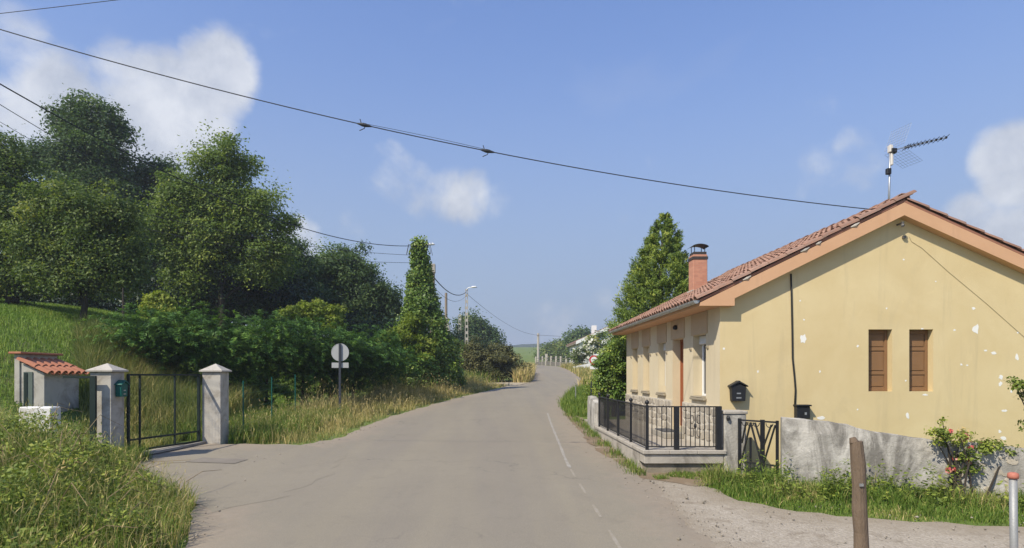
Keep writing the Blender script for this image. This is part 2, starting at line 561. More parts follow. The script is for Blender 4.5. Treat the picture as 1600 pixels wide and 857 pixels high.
def sheet(name, poly, mat, dz, step=.25, jit=.12, label=None, cat=None, soft=True):
    """an irregular flat sheet that follows the land; attribute tint = distance from the outline"""
    P = np.array(poly, float)
    pts = []
    for i in range(len(P)):
        a, b = P[i], P[(i + 1) % len(P)]
        n = max(1, int(np.linalg.norm(b - a) / step))
        for k in range(n):
            q = a + (b - a) * k / n
            pts.append(q + jit * np.array([wob(q[0] * 3, q[1] * 3), wob(q[1] * 3 + 2, q[0] * 3)]) + jit * .5 * np.array([wob(q[0] * 9, q[1] * 9), wob(q[1] * 8 + 2, q[0] * 9)]))
    pts = np.array(pts)
    import bmesh
    bm = bmesh.new()
    vs = [bm.verts.new((p[0], p[1], 0)) for p in pts]
    f = bm.faces.new(vs)
    bmesh.ops.triangulate(bm, faces=[f])
    for _ in range(3):
        es = [e for e in bm.edges if e.calc_length() > .55]
        if not es:
            break
        bmesh.ops.subdivide_edges(bm, edges=es, cuts=1)
        bmesh.ops.triangulate(bm, faces=[f for f in bm.faces if len(f.verts) > 3])
    bm.verts.ensure_lookup_table()
    co = np.array([v.co for v in bm.verts])
    d = np.full(len(co), 1e9)
    for i in range(len(P)):
        a, b = P[i], P[(i + 1) % len(P)]
        ab = b - a
        s = np.clip(((co[:, :2] - a) @ ab) / (ab @ ab), 0, 1)
        d = np.minimum(d, np.linalg.norm(co[:, :2] - (a + s[:, None] * ab), axis=1))
    co[:, 2] = ground(co[:, 0], co[:, 1]) + dz
    T = np.array([[v.index for v in f.verts] for f in bm.faces])
    bm.verts.index_update()
    T = np.array([[v.index for v in f.verts] for f in bm.faces])
    bm.free()
    if soft is not True:
        d = d + 1.3 * (co[:, 0] > soft)
    me = mesh_np(name, co, T, mat, tint=d)
    o = link(name, me)
    return tag(o, label, cat, kind='structure')

# gravel lay-by on the right, dirt shoulder by the terrace, concrete apron at the gate
t = NT('pale_gravel')
g1 = t.noise(1.2, 6, .65, .4)
vo = t.n('ShaderNodeTexVoronoi')
t.put(vo.inputs['Vector'], t.vec)
t.put(vo.inputs['Scale'], 42)
c = t.mix(g1, (.325, .278, .212), (.455, .395, .312))
c = t.mix(.45, c, t.ramp(vo.outputs['Color'], [(0, (.16, .14, .115)), (.6, (.34, .295, .235)), (1, (.48, .43, .36))]))
c = t.mix(t.ramp(t.noise(3.2, 7, .7, .4), [(.52, 0.0), (.68, .6)]), c, (.16, .125, .085))
edge = t.ramp(t.math('ADD', t.attr('tint'), t.math('MULTIPLY', t.math('SUBTRACT', t.noise(2.6, 7, .7, .5), .5), 1.6)), [(.0, 1.0), (.85, 0.0)])
c = t.mix(edge, c, t.mix(t.noise(7, 6, .7), (.225, .18, .125), (.33, .28, .21)))
GRAVEL = t.done(t.bsdf(c, .95, 0, .15, t.bump(t.math('MULTIPLY', vo.outputs['Distance'], -1.0), .8, .012)))
sheet('gravel_layby', [(2.45, 11.6), (3.6, 10.7), (3.75, 9.5), (4.3, 8.75), (5.1, 8.5), (7.0, 8.0), (12, 7.0), (20, 5), (20, -12), (2.4, -12), (2.4, 4), (2.35, 8)], GRAVEL, -.012, label='pale gravel lay-by beside the road in front of the wall', cat='gravel')
DIRT = plain('brown_dirt', (.20, .145, .09), .95, .3, 2.5, .7, 30, dirt=(.30, .245, .175))
sheet('dirt_shoulder', [(2.4, 22.5), (2.95, 22.2), (3.0, 17), (2.95, 12.6), (4.6, 11.8), (4.6, 10.9), (3.5, 10.4), (2.5, 11.2), (2.35, 14), (2.45, 18)], DIRT, -.006, jit=.16, label='brown dirt shoulder along the foot of the terrace', cat='dirt')
CONC = plain('driveway_concrete', (.33, .30, .255), .9, .2, 1.6, .5, 55, dirt=(.17, .145, .11), dfac=(.52, .75))
sheet('driveway_apron', [(-7.75, 12.75), (-7.3, 11.75), (-5.3, 9.75), (-4.0, 8.7), (-3.3, 9.6), (-3.0, 11.6), (-3.3, 13.6), (-4.3, 14.6), (-4.75, 14.9), (-6.0, 14.95), (-6.7, 15.0), (-7.15, 15.2)], ROADM, .003, jit=.12, soft=-5.2, label='concrete apron between the road and the left gate', cat='driveway')
DIRT2 = plain('pale_dust', (.36, .30, .21), .95, .25, 1.8, .6, 25)
sheet('track_mouth', [(.3, 39.2), (1.0, 38.6), (2.2, 42.4), (2.9, 44.4), (1.2, 44.2), (-1.4, 42.6), (-3.2, 42.2), (-3.4, 40.6)], DIRT2, .004, label='pale dusty track mouth before the olive bush', cat='track')
sheet('concrete_patch', [(-6.35, 12.55), (-5.25, 12.35), (-5.15, 12.85), (-6.2, 13.05)], plain('patch_concrete', (.205, .178, .142), .9, .25, 3), .012, jit=.02, label='rectangular cover patch in the gate apron', cat='patch')

# worn edge line on the right of the carriageway
t = NT('worn_road_paint')
c = t.mix(t.ramp(t.noise(9, 6, .75), [(.38, 0.0), (.60, 1.0)]), (.36, .33, .28), (.262, .235, .19))
PAINT = t.done(t.bsdf(c, .8, 0, .3))
line = catmull([(1.47, 7.0), (1.48, 9), (1.5, 12.2), (1.62, 15), (1.8, 19), (1.98, 22.4)], .12)
EL = tag(bpy.data.objects.new('edge_line', None), kind='structure')
mb = MB()
faint = MB()
for i in range(len(line) - 1):
    (x0, y0), (x1, y1) = line[i], line[i + 1]
    if y0 < 11.9 and (y0 - 7.0) % 1.35 > .72:
        continue
    w0 = .030 + .010 * wob(x0 * 3, y0 * 4)
    w1 = .030 + .010 * wob(x1 * 3, y1 * 4)
    if y0 < 11.9:
        w0 *= .7
        w1 *= .7
    (mb if y0 > 11.9 else faint).poly([(x0 - w0, y0, gz(x0, y0) + .005), (x0 + w0, y0, gz(x0, y0) + .005), (x1 + w1, y1, gz(x1, y1) + .005), (x1 - w1, y1, gz(x1, y1) + .005)])
bpy.data.objects.remove(EL)
t = NT('nearly_gone_road_paint')
c = t.mix(t.ramp(t.noise(9, 6, .75), [(.36, 0.0), (.55, 1.0)]), (.325, .292, .24), (.272, .236, .176))
tag(faint.build('faded_dashes', t.done(t.bsdf(c, .85, 0, .25))), 'nearly worn away dashes of the right edge line', 'road marking', kind='structure')
tag(mb.build('edge_line', PAINT), 'worn white edge line painted on the right of the road', 'road marking', kind='structure')

# ================================================================== THE HOUSE
HX0, HX1, HY0, HY1 = 4.52, 11.62, 12.2, 20.76       # wall planes
RX = 8.07                                           # ridge
EX = 4.03                                           # eave edge of the tiles
SL, SR = .49, .45
VY = 12.0                                           # front verge
BY = 20.98                                          # rear verge
ZE, ZR = 3.79, 5.77
def roofz(x):
    return ZE + SL * (x - EX) if x <= RX else ZR - SR * (x - RX)

def plaster(name, ca, cb, stain, sfac=(.6, .8)):
    t = NT(name)
    c = t.mix(t.ramp(t.noise(.8, 6, .65, .5), [(.3, 0.0), (.7, 1.0)]), ca, cb)
    c = t.mix(t.ramp(t.noise(1.3, 7, .7, .8, (1, 1, .35)), [(sfac[0], 0.0), (sfac[1], .5)]), c, stain)
    c = t.mix(t.ramp(t.noise(2.6, 7, .7, .3, (1, 1, .10)), [(.55, 0.0), (.72, .38)]), c, mul(stain, .9))
    c = t.mix(t.ramp(t.noise(4.5, 8, .75, .8), [(.58, 0.0), (.70, .32)]), c, mul(cb, 1.1))
    c = t.mix(t.ramp(t.noise(30, 4, .7), [(.62, 0.0), (.8, .22)]), c, mul(ca, .75))
    return t.done(t.bsdf(c, .9, 0, .2, t.bump(t.noise(70, 4, .65), .22, .006)))
OCHRE = plaster('ochre_plaster', (.585, .455, .238), (.655, .53, .298), (.48, .39, .235))
PEACH = plaster('peach_painted_timber', (.55, .315, .175), (.615, .37, .215), (.42, .26, .165))
LINTEL = plaster('tan_lintel_plaster', (.44, .325, .205), (.49, .37, .235), (.36, .275, .18))
WHITEP = plain('white_window_paint', (.74, .73, .70), .5, .06, 6, .05)
BROWNP = plain('brown_shutter_wood', (.225, .122, .055), .6, .16, 5, .35, 90)
DOORW = plain('red_brown_door_wood', (.30, .105, .045), .5, .16, 5, .3, 90)
SILLC = plain('sill_concrete', (.30, .255, .18), .9, .2, 7, .4, dirt=(.16, .135, .10))
GREYM = plain('galvanised_metal', (.45, .45, .43), .45, .2, 9, .1, metal=.7, dirt=(.25, .24, .21))
BLACKM = plain('black_painted_iron', (.014, .014, .015), .5, .3, 12, .15, spec=.4)
BLIND = plain('grey_white_blind', (.60, .59, .55), .6, .08, 8, .05)
t = NT('window_glass')
GLASS = t.done(t.bsdf((.02, .024, .026), .06, 0, .6))
t = NT('aged_clay_tile')
oi = t.n('ShaderNodeObjectInfo')
c = t.ramp(oi.outputs['Random'], [(0, (.22, .115, .08)), (.35, (.315, .17, .115)), (.7, (.375, .22, .155)), (1, (.27, .155, .115))])
c = t.mix(t.ramp(t.noise(7, 6, .7, .4), [(.45, 0.0), (.68, .75)]), c, (.20, .145, .115))
c = t.mix(t.ramp(t.noise(26, 5, .7), [(.6, 0.0), (.72, .7)]), c, (.42, .40, .31))
TILE = t.done(t.bsdf(c, .88, 0, .2, t.bump(t.noise(60, 4, .7), .4, .006)))
t = NT('new_clay_tile')
c = t.mix(t.noise(6, 5, .65), (.33, .125, .07), (.47, .205, .12))
NTILE = t.done(t.bsdf(c, .8, 0, .2, t.bump(t.noise(50, 3, .6), .3, .005)))

house = thing('house', 'single storey ochre house with a gabled clay tile roof', 'house', (HX0, HY0, .55))

def wall_face(mb, o, u, n, us, top, bot, holes, depth):
    """upright wall with openings; u along it, n outwards; holes = (u0, u1, z0, z1)"""
    o, u, n = Vector(o), Vector(u), Vector(n)
    def p(a, z, d=0.0):
        return o + u * a + Vector((0, 0, z)) - n * d
    cuts = sorted(set(list(us) + [h[0] for h in holes] + [h[1] for h in holes]))
    for a, b in zip(cuts[:-1], cuts[1:]):
        hs = sorted([h for h in holes if h[0] <= a + 1e-6 and h[1] >= b - 1e-6], key=lambda h: h[2])
        z = [bot, bot]
        for h in hs:
            mb.poly([p(a, z[0]), p(b, z[1]), p(b, h[2]), p(a, h[2])])
            z = [h[3], h[3]]
        mb.poly([p(a, z[0]), p(b, z[1]), p(b, top(b)), p(a, top(a))])
    for (a, b, z0, z1) in holes:
        for (q0, q1) in (((a, z0), (b, z0)), ((b, z0), (b, z1)), ((b, z1), (a, z1)), ((a, z1), (a, z0))):
            mb.poly([p(q0[0], q0[1]), p(q1[0], q1[1]), p(q1[0], q1[1], depth), p(q0[0], q0[1], depth)])

GW = [(7.486, 7.959, 1.968, 3.207), (8.30, 8.776, 1.968, 3.207)]                   # gable openings, X and Z
FW = [(13.0, 13.84, 1.80, 3.18), (16.05, 16.75, 1.80, 3.16), (17.70, 18.45, 1.80, 3.14), (19.15, 19.87, 1.80, 3.14)]
FD = (14.54, 15.42, 1.02, 3.18)
mb = MB()
wall_face(mb, (0, HY0, 0), (1, 0, 0), (0, -1, 0), [HX0, RX, HX1], lambda x: roofz(x) - .2, .2, GW, .22)
mf = MB()
wall_face(mf, (HX0, 0, 0), (0, 1, 0), (-1, 0, 0), [HY0, HY1], lambda y: roofz(HX0) - .2, .2, FW + [FD], .32)
CREAM = plaster('cream_facade_plaster', (.56, .47, .31), (.62, .53, .365), (.47, .39, .26))
mf.build('facade_wall', CREAM, house)
mb.poly([(HX1, HY0, .2), (HX1, HY1, .2), (HX1, HY1, roofz(HX1) - .2), (HX1, HY0, roofz(HX1) - .2)])
mb.poly([(HX0, HY1, .2), (HX1, HY1, .2), (HX1, HY1, roofz(HX1) - .2), (RX, HY1, ZR - .2), (HX0, HY1, roofz(HX0) - .2)])
wall = mb.build('gable_wall', OCHRE, house)

# spots where the paint has flaked to the white render
FLAKE = plain('bare_white_render', (.78, .76, .70), .9, .08, 12, .3)
flakes = [(1255, 530, 7, 9), (1525, 514, 6, 8), (1521, 482, 3, 3), (1589, 558, 3.5, 6), (1564, 590, 4, 4), (1553, 552, 5, 2.5), (1563, 600, 3, 4), (1445, 617, 5, 2.2), (1418, 650, 3, 5), (1568, 685, 6, 4), (1340, 541, 2, 2),
          (1281, 581, 2, 3), (1502, 570, 2.5, 2), (1491, 516, 2, 2), (1570, 642, 5, 2.5), (1283, 653, 6, 3), (1250, 470, 1.6, 1.6), (1385, 482, 1.5, 1.5), (1412, 406, 1.6, 1.6), (1256, 500, 1.5, 1.5), (1184, 581, 1.8, 2), (1590, 520, 2, 2), (1540, 548, 3, 1.6), (1441, 514, 3, 1.3), (1511, 571, 2, 1.5), (1131, 545, 2, 2), (1562, 675, 3, 3), (1415, 595, 1.6, 1.5), (1580, 612, 2, 3), (1462, 440, 1.5, 1.2), (1340, 640, 2, 1.5)]
for (fx, fy, rx, ry) in flakes:
    c = px(fx, fy, HY0)
    n = 11
    out = []
    for k in range(n):
        a = 2 * math.pi * k / n
        r = random.uniform(.55, 1.15)
        out.append((c.x + math.cos(a) * rx * r * HY0 / F, HY0 - .0025, c.z + math.sin(a) * ry * r * HY0 / F))
    MB().poly(out).build('flaked_patch', FLAKE, wall)

# ---- roof: boarding, boxed eaves, verge boards, gutter, tiles
def xz(pts, y):
    return [(x, y, z) for x, z in pts]
roof = MB().prism(xz([(EX + .03, roofz(EX + .03) - .02), (RX, ZR - .02), (12.1, roofz(12.1) - .02), (12.1, roofz(12.1) - .07), (RX, ZR - .075), (EX + .03, roofz(EX + .03) - .07)], VY + .012), (0, BY - VY - .02, 0)).build('roof', plain('roof_boarding', (.30, .14, .09), .9, .2), house)
zb = 3.657
mb = MB()
def band(x):
    return roofz(x) - .085, roofz(x) - .335
pts = [(4.06, band(4.06)[0]), (RX, ZR - .085), (12.05, band(12.05)[0]), (12.05, band(12.05)[1]), (RX, ZR - .335), (4.737, band(4.737)[1]), (4.737, zb), (4.06, zb)]
mb.prism(xz(pts, VY), (0, HY0 - VY - .002, 0))
mb.build('verge_board', PEACH, roof)
mb = MB()
mb.prism([(x, HY0 + .0, z) for x, z in ((4.065, roofz(4.065) - .09), (4.53, roofz(4.53) - .09), (4.53, zb + .003), (4.065, zb + .003))], (0, BY - HY0 - .05, 0))
mb.build('boxed_eave', PEACH, roof)
# gutter: half round channel on brackets
mb = MB()
gyv = np.linspace(VY + .02, BY - .02, 24)
prof = [(math.cos(a) * .062, math.sin(a) * .062) for a in np.linspace(math.pi, 2 * math.pi, 9)] + [(math.cos(a) * .054, math.sin(a) * .054) for a in np.linspace(2 * math.pi, math.pi, 9)]
mb.prism([(EX - .035 + a, VY + .02, 3.765 + b) for a, b in prof], (0, BY - VY - .04, 0))
mb.poly([(EX - .035 + a, VY + .021, 3.765 + b) for a, b in prof[:9]])
gut = mb.build('gutter', GREYM, house, smooth=False)
for y in np.arange(VY + .3, BY, .75):
    MB().tube([(EX - .035 + math.cos(a) * .067, y, 3.765 + math.sin(a) * .067) for a in np.linspace(math.pi, 2 * math.pi, 7)], .006, 5).build('gutter_bracket', GREYM, gut)

# barrel tiles
def tile_mesh(name, L=.46, r0=.10, r1=.082, th=.014, seg=5, mat=TILE):
    V, Fc = [], []
    for (s, r) in ((0.0, r0), (L, r1)):
        for rr in (r, r - th):
            for k in range(seg + 1):
                a = math.pi * k / seg
                V.append((s, math.cos(a) * rr, math.sin(a) * rr * .78))
    n = seg + 1
    o0, i0, o1, i1 = 0, n, 2 * n, 3 * n
    for k in range(seg):
        Fc += [(o0 + k, o0 + k + 1, o1 + k + 1, o1 + k), (i0 + k, i1 + k, i1 + k + 1, i0 + k + 1), (o0 + k, i0 + k, i0 + k + 1, o0 + k + 1), (o1 + k, o1 + k + 1, i1 + k + 1, i1 + k)]
    Fc += [(o0, o1, i1, i0), (o0 + seg, i0 + seg, i1 + seg, o1 + seg)]
    me = bpy.data.meshes.new(name)
    me.from_pydata(V, [], Fc)
    me.update()
    me.materials.append(mat)
    return me
TM = tile_mesh('roof_tile')
TV = np.array([v.co for v in TM.vertices])
TF = np.array([p.vertices for p in TM.polygons])
angL, angR = math.atan(SL), math.atan(SR)
COURSE, PITCH = .395, .213
nL = 12
cols = int((BY - VY) / PITCH)
stuffV, stuffF, cnt = [], [], 0
def place_tile(x, y, z, rot, individual):
    global cnt
    if individual:
        link('roof_tile', TM, roof, (x, y, z), rot)
    else:
        R = np.array(Matrix.LocRotScale(Vector((x, y, z)), __import__('mathutils').Euler(rot), None))
        P = TV @ R[:3, :3].T + R[:3, 3]
        stuffF.append(TF + cnt)
        stuffV.append(P)
        cnt += len(P)
for ci in range(cols + 1):
    y = VY + .065 + ci * PITCH
    for k in range(nL):
        s = -.05 + k * COURSE
        x = EX + s * math.cos(angL)
        z = roofz(EX) + s * math.sin(angL) + .012 + random.uniform(-.006, .008)
        rot = (random.uniform(-.03, .03), -angL + .03 + random.uniform(-.015, .015), random.uniform(-.02, .02))
        place_tile(x, y + random.uniform(-.01, .01), z, rot, ci < 19 or (k < 1 and ci < 42))
        # channel tile, laid hollow side up between the covers
        if ci < cols:
            place_tile(x + .01, y + PITCH / 2, z + .055, (math.pi, -angL + .03, 0) if False else (math.pi + random.uniform(-.02, .02), angL * -1 + .02, 0), False)
for ci in range(cols + 1):
    y = VY + .065 + ci * PITCH
    for k in range(nL - 1):
        s = k * COURSE
        x = 12.14 - s * math.cos(angR)
        z = roofz(12.14) + s * math.sin(angR) + .012
        place_tile(x, y, z, (random.uniform(-.02, .02), -angR + .03, math.pi), ci == 0)
nR = int((BY - VY) / .40)
for k in range(nR + 1):
    o = link('ridge_tile', TM, roof, (RX + random.uniform(-.01, .01), VY + .02 + k * .40, ZR + .015), (0, .03, math.pi / 2), (1, 1.35, 1.2))
me = mesh_np('roof_tiles', np.vstack(stuffV) - np.array(wpos(roof)), np.vstack(stuffF), TILE)
o = link('roof_tiles', me, roof, wpos(roof))
tag(o, kind='stuff')
# mortar beads under the verge tiles
MORT = plain('lime_mortar', (.46, .42, .36), .95, .2, 14, .5)
for k in (2, 5, 6, 8):
    s = .3 + k * .395 + random.uniform(-.05, .05)
    x = EX + s * math.cos(angL)
    w = random.uniform(.05, .10)
    MB().tube([(x - w, VY + .005, roofz(x - w) - .055), (x, VY - .006, roofz(x) - .06), (x + w, VY + .005, roofz(x + w) - .05)], [.012, .026, .012], 6).build('mortar_bead', MORT, roof)

# ---- chimney
cxm, cym = 6.09, 18.2
t = NT('chimney_brick')
br = t.n('ShaderNodeTexBrick')
mp = t.n('ShaderNodeMapping')
mp.inputs['Rotation'].default_value = (math.radians(90), 0, 0)
t.put(mp.inputs['Vector'], t.vec)
t.put(br.inputs['Vector'], mp.outputs[0])
t.put(br.inputs['Scale'], 4.0)
t.put(br.inputs['Color1'], (.52, .25, .16, 1))
t.put(br.inputs['Color2'], (.44, .20, .13, 1))
t.put(br.inputs['Mortar'], (.42, .26, .18, 1))
t.put(br.inputs['Mortar Size'], .012)
c = t.mix(t.ramp(t.noise(5, 6, .7), [(.5, 0.0), (.75, .6)]), br.outputs['Color'], (.30, .17, .12))
CHB = t.done(t.bsdf(c, .9, 0, .2, t.bump(br.outputs['Fac'], -.4, .01)))
ztop = 2.3 + (586 - 398) * 18 / F
ch = MB().box(cxm - .21, cxm + .21, cym - .21, cym + .21, 4.4, ztop).build('chimney', CHB, house, bevel=.012)
SOOT = plain('sooty_render', (.05, .043, .04), .95, .3, 8, .5)
MB().box(cxm - .19, cxm + .19, cym - .19, cym + .19, ztop - .001, ztop + .085).box(cxm - .225, cxm + .225, cym - .225, cym + .225, ztop - .14, ztop - .06).build('chimney_neck', SOOT, ch)
mb = MB()
for sx in (-1, 1):
    for sy in (-1, 1):
        mb.bar((cxm + sx * .15, cym + sy * .15, ztop + .08), (cxm + sx * .15, cym + sy * .15, ztop + .27), .018)
mb.build('cowl_strut', BLACKM, ch)
mb = MB()
arc = [(cxm + a * .25, ztop + .262 + .055 * math.cos(a * math.pi / 2) - .02 * (abs(a) > .9)) for a in np.linspace(-1, 1, 9)]
mb.prism(xz(arc + [(x, z - .010) for x, z in arc[::-1]], cym - .23), (0, .46, 0))
mb.build('chimney_cowl', BLACKM, ch)
MB().box(cxm - .25, cxm + .25, cym - .25, cym + .25, 4.4, 4.80).build('chimney_flashing', MORT, ch)

# ---- openings
def panel_shutter(x0, x1, z0, z1, y, parent):
    w = MB().box(x0 + .006, x1 - .006, y, y + .04, z0 + .006, z1 - .006).build('shutter', BROWNP, parent)
    # frame and raised panels
    fr = MB()
    fr.box(x0 + .004, x0 + .06, y - .018, y - .001, z0 + .004, z1 - .004).box(x1 - .06, x1 - .004, y - .018, y - .001, z0 + .004, z1 - .004)
    for (a, b) in ((z0 + .004, z0 + .075), (z1 - .075, z1 - .004), (z0 + (z1 - z0) * .27, z0 + (z1 - z0) * .27 + .06), (z0 + (z1 - z0) * .66, z0 + (z1 - z0) * .66 + .06)):
        fr.box(x0 + .061, x1 - .061, y - .016, y - .001, a, b)
    fr.build('frame', BROWNP, w, bevel=.004)
    for (a, b) in ((z0 + .1, z0 + (z1 - z0) * .27 - .025), (z0 + (z1 - z0) * .27 + .085, z0 + (z1 - z0) * .66 - .025), (z0 + (z1 - z0) * .66 + .085, z1 - .1)):
        MB().box(x0 + .085, x1 - .085, y - .012, y - .001, a, b).build('panel', BROWNP, w, bevel=.008)
for (a, b, z0, z1) in GW:
    panel_shutter(a, b, z0, z1, HY0 + .16, house)

for i, (a, b, z0, z1) in enumerate(FW):
    xo = HX0 + .20
    w = MB()
    for (p, q, r, s) in ((a + .005, a + .07, z0 + .005, z1 - .005), (b - .07, b - .005, z0 + .005, z1 - .005), (a + .071, b - .071, z0 + .005, z0 + .075), (a + .071, b - .071, z1 - .2, z1 - .005), ((a + b) / 2 - .03, (a + b) / 2 + .03, z0 + .076, z1 - .201)):
        w.box(xo, xo + .06, p, q, r, s)
    wo = w.build('window', WHITEP, house, bevel=.006)
    MB().box(xo + .03, xo + .036, a + .06, b - .06, z0 + .06, z1 - .19).build('pane', GLASS, wo)
    # roller blind box and the blind itself
    MB().box(xo - .07, xo - .004, a + .02, b - .02, z1 - .20, z1 - .01).build('blind_box', BLIND if i < 2 else CREAM, wo, bevel=.01)
    if i != 0:
        zz = z0 + (.25 if i == 1 else .05)
        mb = MB()
        z = z1 - .21
        while z > zz:
            mb.box(xo - .03, xo - .012, a + .03, b - .03, z - .045, z - .004)
            z -= .05
        mb.build('blind', BLIND if i == 1 else CREAM, wo)
    MB().box(HX0 - .07, HX0 + .20, a + .002, b - .002, z0 + .001, z0 + .03).box(HX0 - .07, HX0 - .001, a - .05, b + .05, z0 - .055, z0 + .0005).build('sill', SILLC, wo, bevel=.012)
    # moulded lintel above and corbels beside the opening
    lin = MB().box(HX0 - .018, HX0 - .001, a - .10, b + .10, z1 + .002, 3.652).build('lintel', LINTEL, house)
    for yy in (a - .13, b + .13):
        MB().prism([(HX0 - .001, yy - .045, 2.84), (HX0 - .001, yy - .045, 2.90), (HX0 - .04, yy - .045, 2.90), (HX0 - .03, yy - .045, 2.86)], (0, .09, 0)).build('corbel', SILLC, lin)
# door
d0, d1, dz0, dz1 = FD
door = MB().box(HX0 + .23, HX0 + .28, d0 + .05, d1 - .05, dz0 + .01, dz1 - .05).build('door', DOORW, house)
mb = MB()
mb.box(HX0 + .19, HX0 + .29, d0 + .002, d0 + .049, dz0, dz1 - .002).box(HX0 + .19, HX0 + .29, d1 - .049, d1 - .002, dz0, dz1 - .002).box(HX0 + .19, HX0 + .29, d0 + .05, d1 - .05, dz1 - .049, dz1 - .002)
mb.build('frame', DOORW, door)
for (a, b, z0, z1) in ((d0 + .13, d1 - .13, dz0 + .12, dz0 + .85), (d0 + .13, d1 - .13, dz0 + 1.0, dz1 - .2)):
    MB().box(HX0 + .215, HX0 + .229, a, b, z0, z1).build('panel', DOORW, door, bevel=.01)
MB().tube([(HX0 + .23, d0 + .11, 2.02), (HX0 + .17, d0 + .11, 2.02), (HX0 + .17, d0 + .22, 2.02)], .011, 6).build('handle', BLACKM, door)
MB().box(HX0 - .018, HX0 - .001, d0 - .10, d1 + .10, dz1 + .002, 3.652).build('lintel', LINTEL, house)
MB().lathe((HX0 - .06, 15.0, 3.40), [(.01, 0), (.05, .015), (.06, .06), (.045, .10), (.02, .12)], 10).bar((HX0 - .06, 15.0, 3.50), (HX0 + .02, 15.0, 3.50), .03).build('porch_lamp', BLACKM, house)

# ---- stone facing along the foot of the facade
STONE = plain('facing_stone', (.44, .385, .30), .92, .25, 9, .5, 40, dirt=(.24, .215, .175), rnd=.3)
plinth = MB().box(HX0 - .035, HX0 - .002, HY0 + .012, FD[0] - .02, .62, 1.66).box(HX0 - .035, HX0 - .002, FD[1] + .02, HY1 - .002, .62, 1.66).build('plinth', plain('plinth_mortar', (.52, .47, .38), .95, .15, 8, .5), house)
rr = random.Random(5)
for (ya, yb) in ((HY0 + .03, FD[0] - .03), (FD[1] + .03, HY1 - .02)):
    rows = [.90, 1.10, 1.27, 1.46, 1.65]
    n = max(2, int((yb - ya) / .30))
    grid = [[(ya + (yb - ya) * k / n + (rr.uniform(-.09, .09) if 0 < k < n else 0), z + (rr.uniform(-.05, .05) if 0 < j < 4 else 0)) for k in range(n + 1)] for j, z in enumerate(rows)]
    for j in range(4):
        for k in range(n):
            q = [grid[j][k], grid[j][k + 1], grid[j + 1][k + 1], grid[j + 1][k]]
            cy, cz = sum(p[0] for p in q) / 4, sum(p[1] for p in q) / 4
            ins = []
            for p in q:
                l = math.hypot(p[0] - cy, p[1] - cz)
                f = max(.3, 1 - .022 / l)
                ins.append((cy + (p[0] - cy) * f, cz + (p[1] - cz) * f))
            # eight sided: corners knocked off
            out = []
            for m in range(4):
                p, nx_ = ins[m], ins[(m + 1) % 4]
                e = rr.uniform(.12, .25)
                out.append((p[0] + (nx_[0] - p[0]) * e, p[1] + (nx_[1] - p[1]) * e))
                e = rr.uniform(.12, .25)
                out.append((nx_[0] + (p[0] - nx_[0]) * e, nx_[1] + (p[1] - nx_[1]) * e))
            h = rr.uniform(.006, .020)
            s = MB()
            base = [Vector((HX0 - .034, y, z)) for y, z in out]
            topf = [Vector((HX0 - .036 - h, cy + (y - cy) * .86, cz + (z - cz) * .86)) for y, z in out]
            b = 0
            s.v = base + topf
            s.f = [tuple(range(8, 16))] + [(m, (m + 1) % 8, 8 + (m + 1) % 8, 8 + m) for m in range(8)]
            s.build('stone', STONE, plinth)

# ---- cable down the gable and the slack line at its right
CABLE = plain('black_cable', (.02, .019, .018), .7, .2, 10, .1)
pts = [px(x, y, HY0 - .02) for x, y in ((1236, 428), (1237, 470), (1238, 520), (1238.5, 560), (1241.5, 590), (1243, 610), (1242, 634))]
MB().tube([(p.x, HY0 - .018, p.z) for p in pts], .016, 6).build('wall_cable', CABLE, house, smooth=True)
pts = [px(x, y, HY0) for x, y in ((1420, 370), (1424, 378), (1440, 388), (1480, 424), (1540, 474), (1620, 545), (1700, 600))]
MB().tube([(p.x, HY0 - .008, p.z) for p in pts], .0032, 5).build('wall_cable', plain('painted_over_wire', (.27, .215, .13), .8), house, smooth=True)
BRK = plain('bracket_metal', (.16, .15, .14), .6, .2, 10, .2, metal=.5)
mb = MB()
b = px(1410, 350, HY0 - .1)
mb.bar((b.x - .04, HY0 - .002, b.z), (b.x - .04, HY0 - .18, b.z), .03).lathe((b.x - .04, HY0 - .17, b.z - .08), [(.02, 0), (.035, .03), (.02, .06), (.03, .10)], 8)
mb.build('insulator_bracket', BRK, house)
MB().bar((b.x + .08, HY0 - .002, b.z - .25), (b.x + .08, HY0 - .05, b.z - .25), .05).build('cable_clamp', BRK, house)

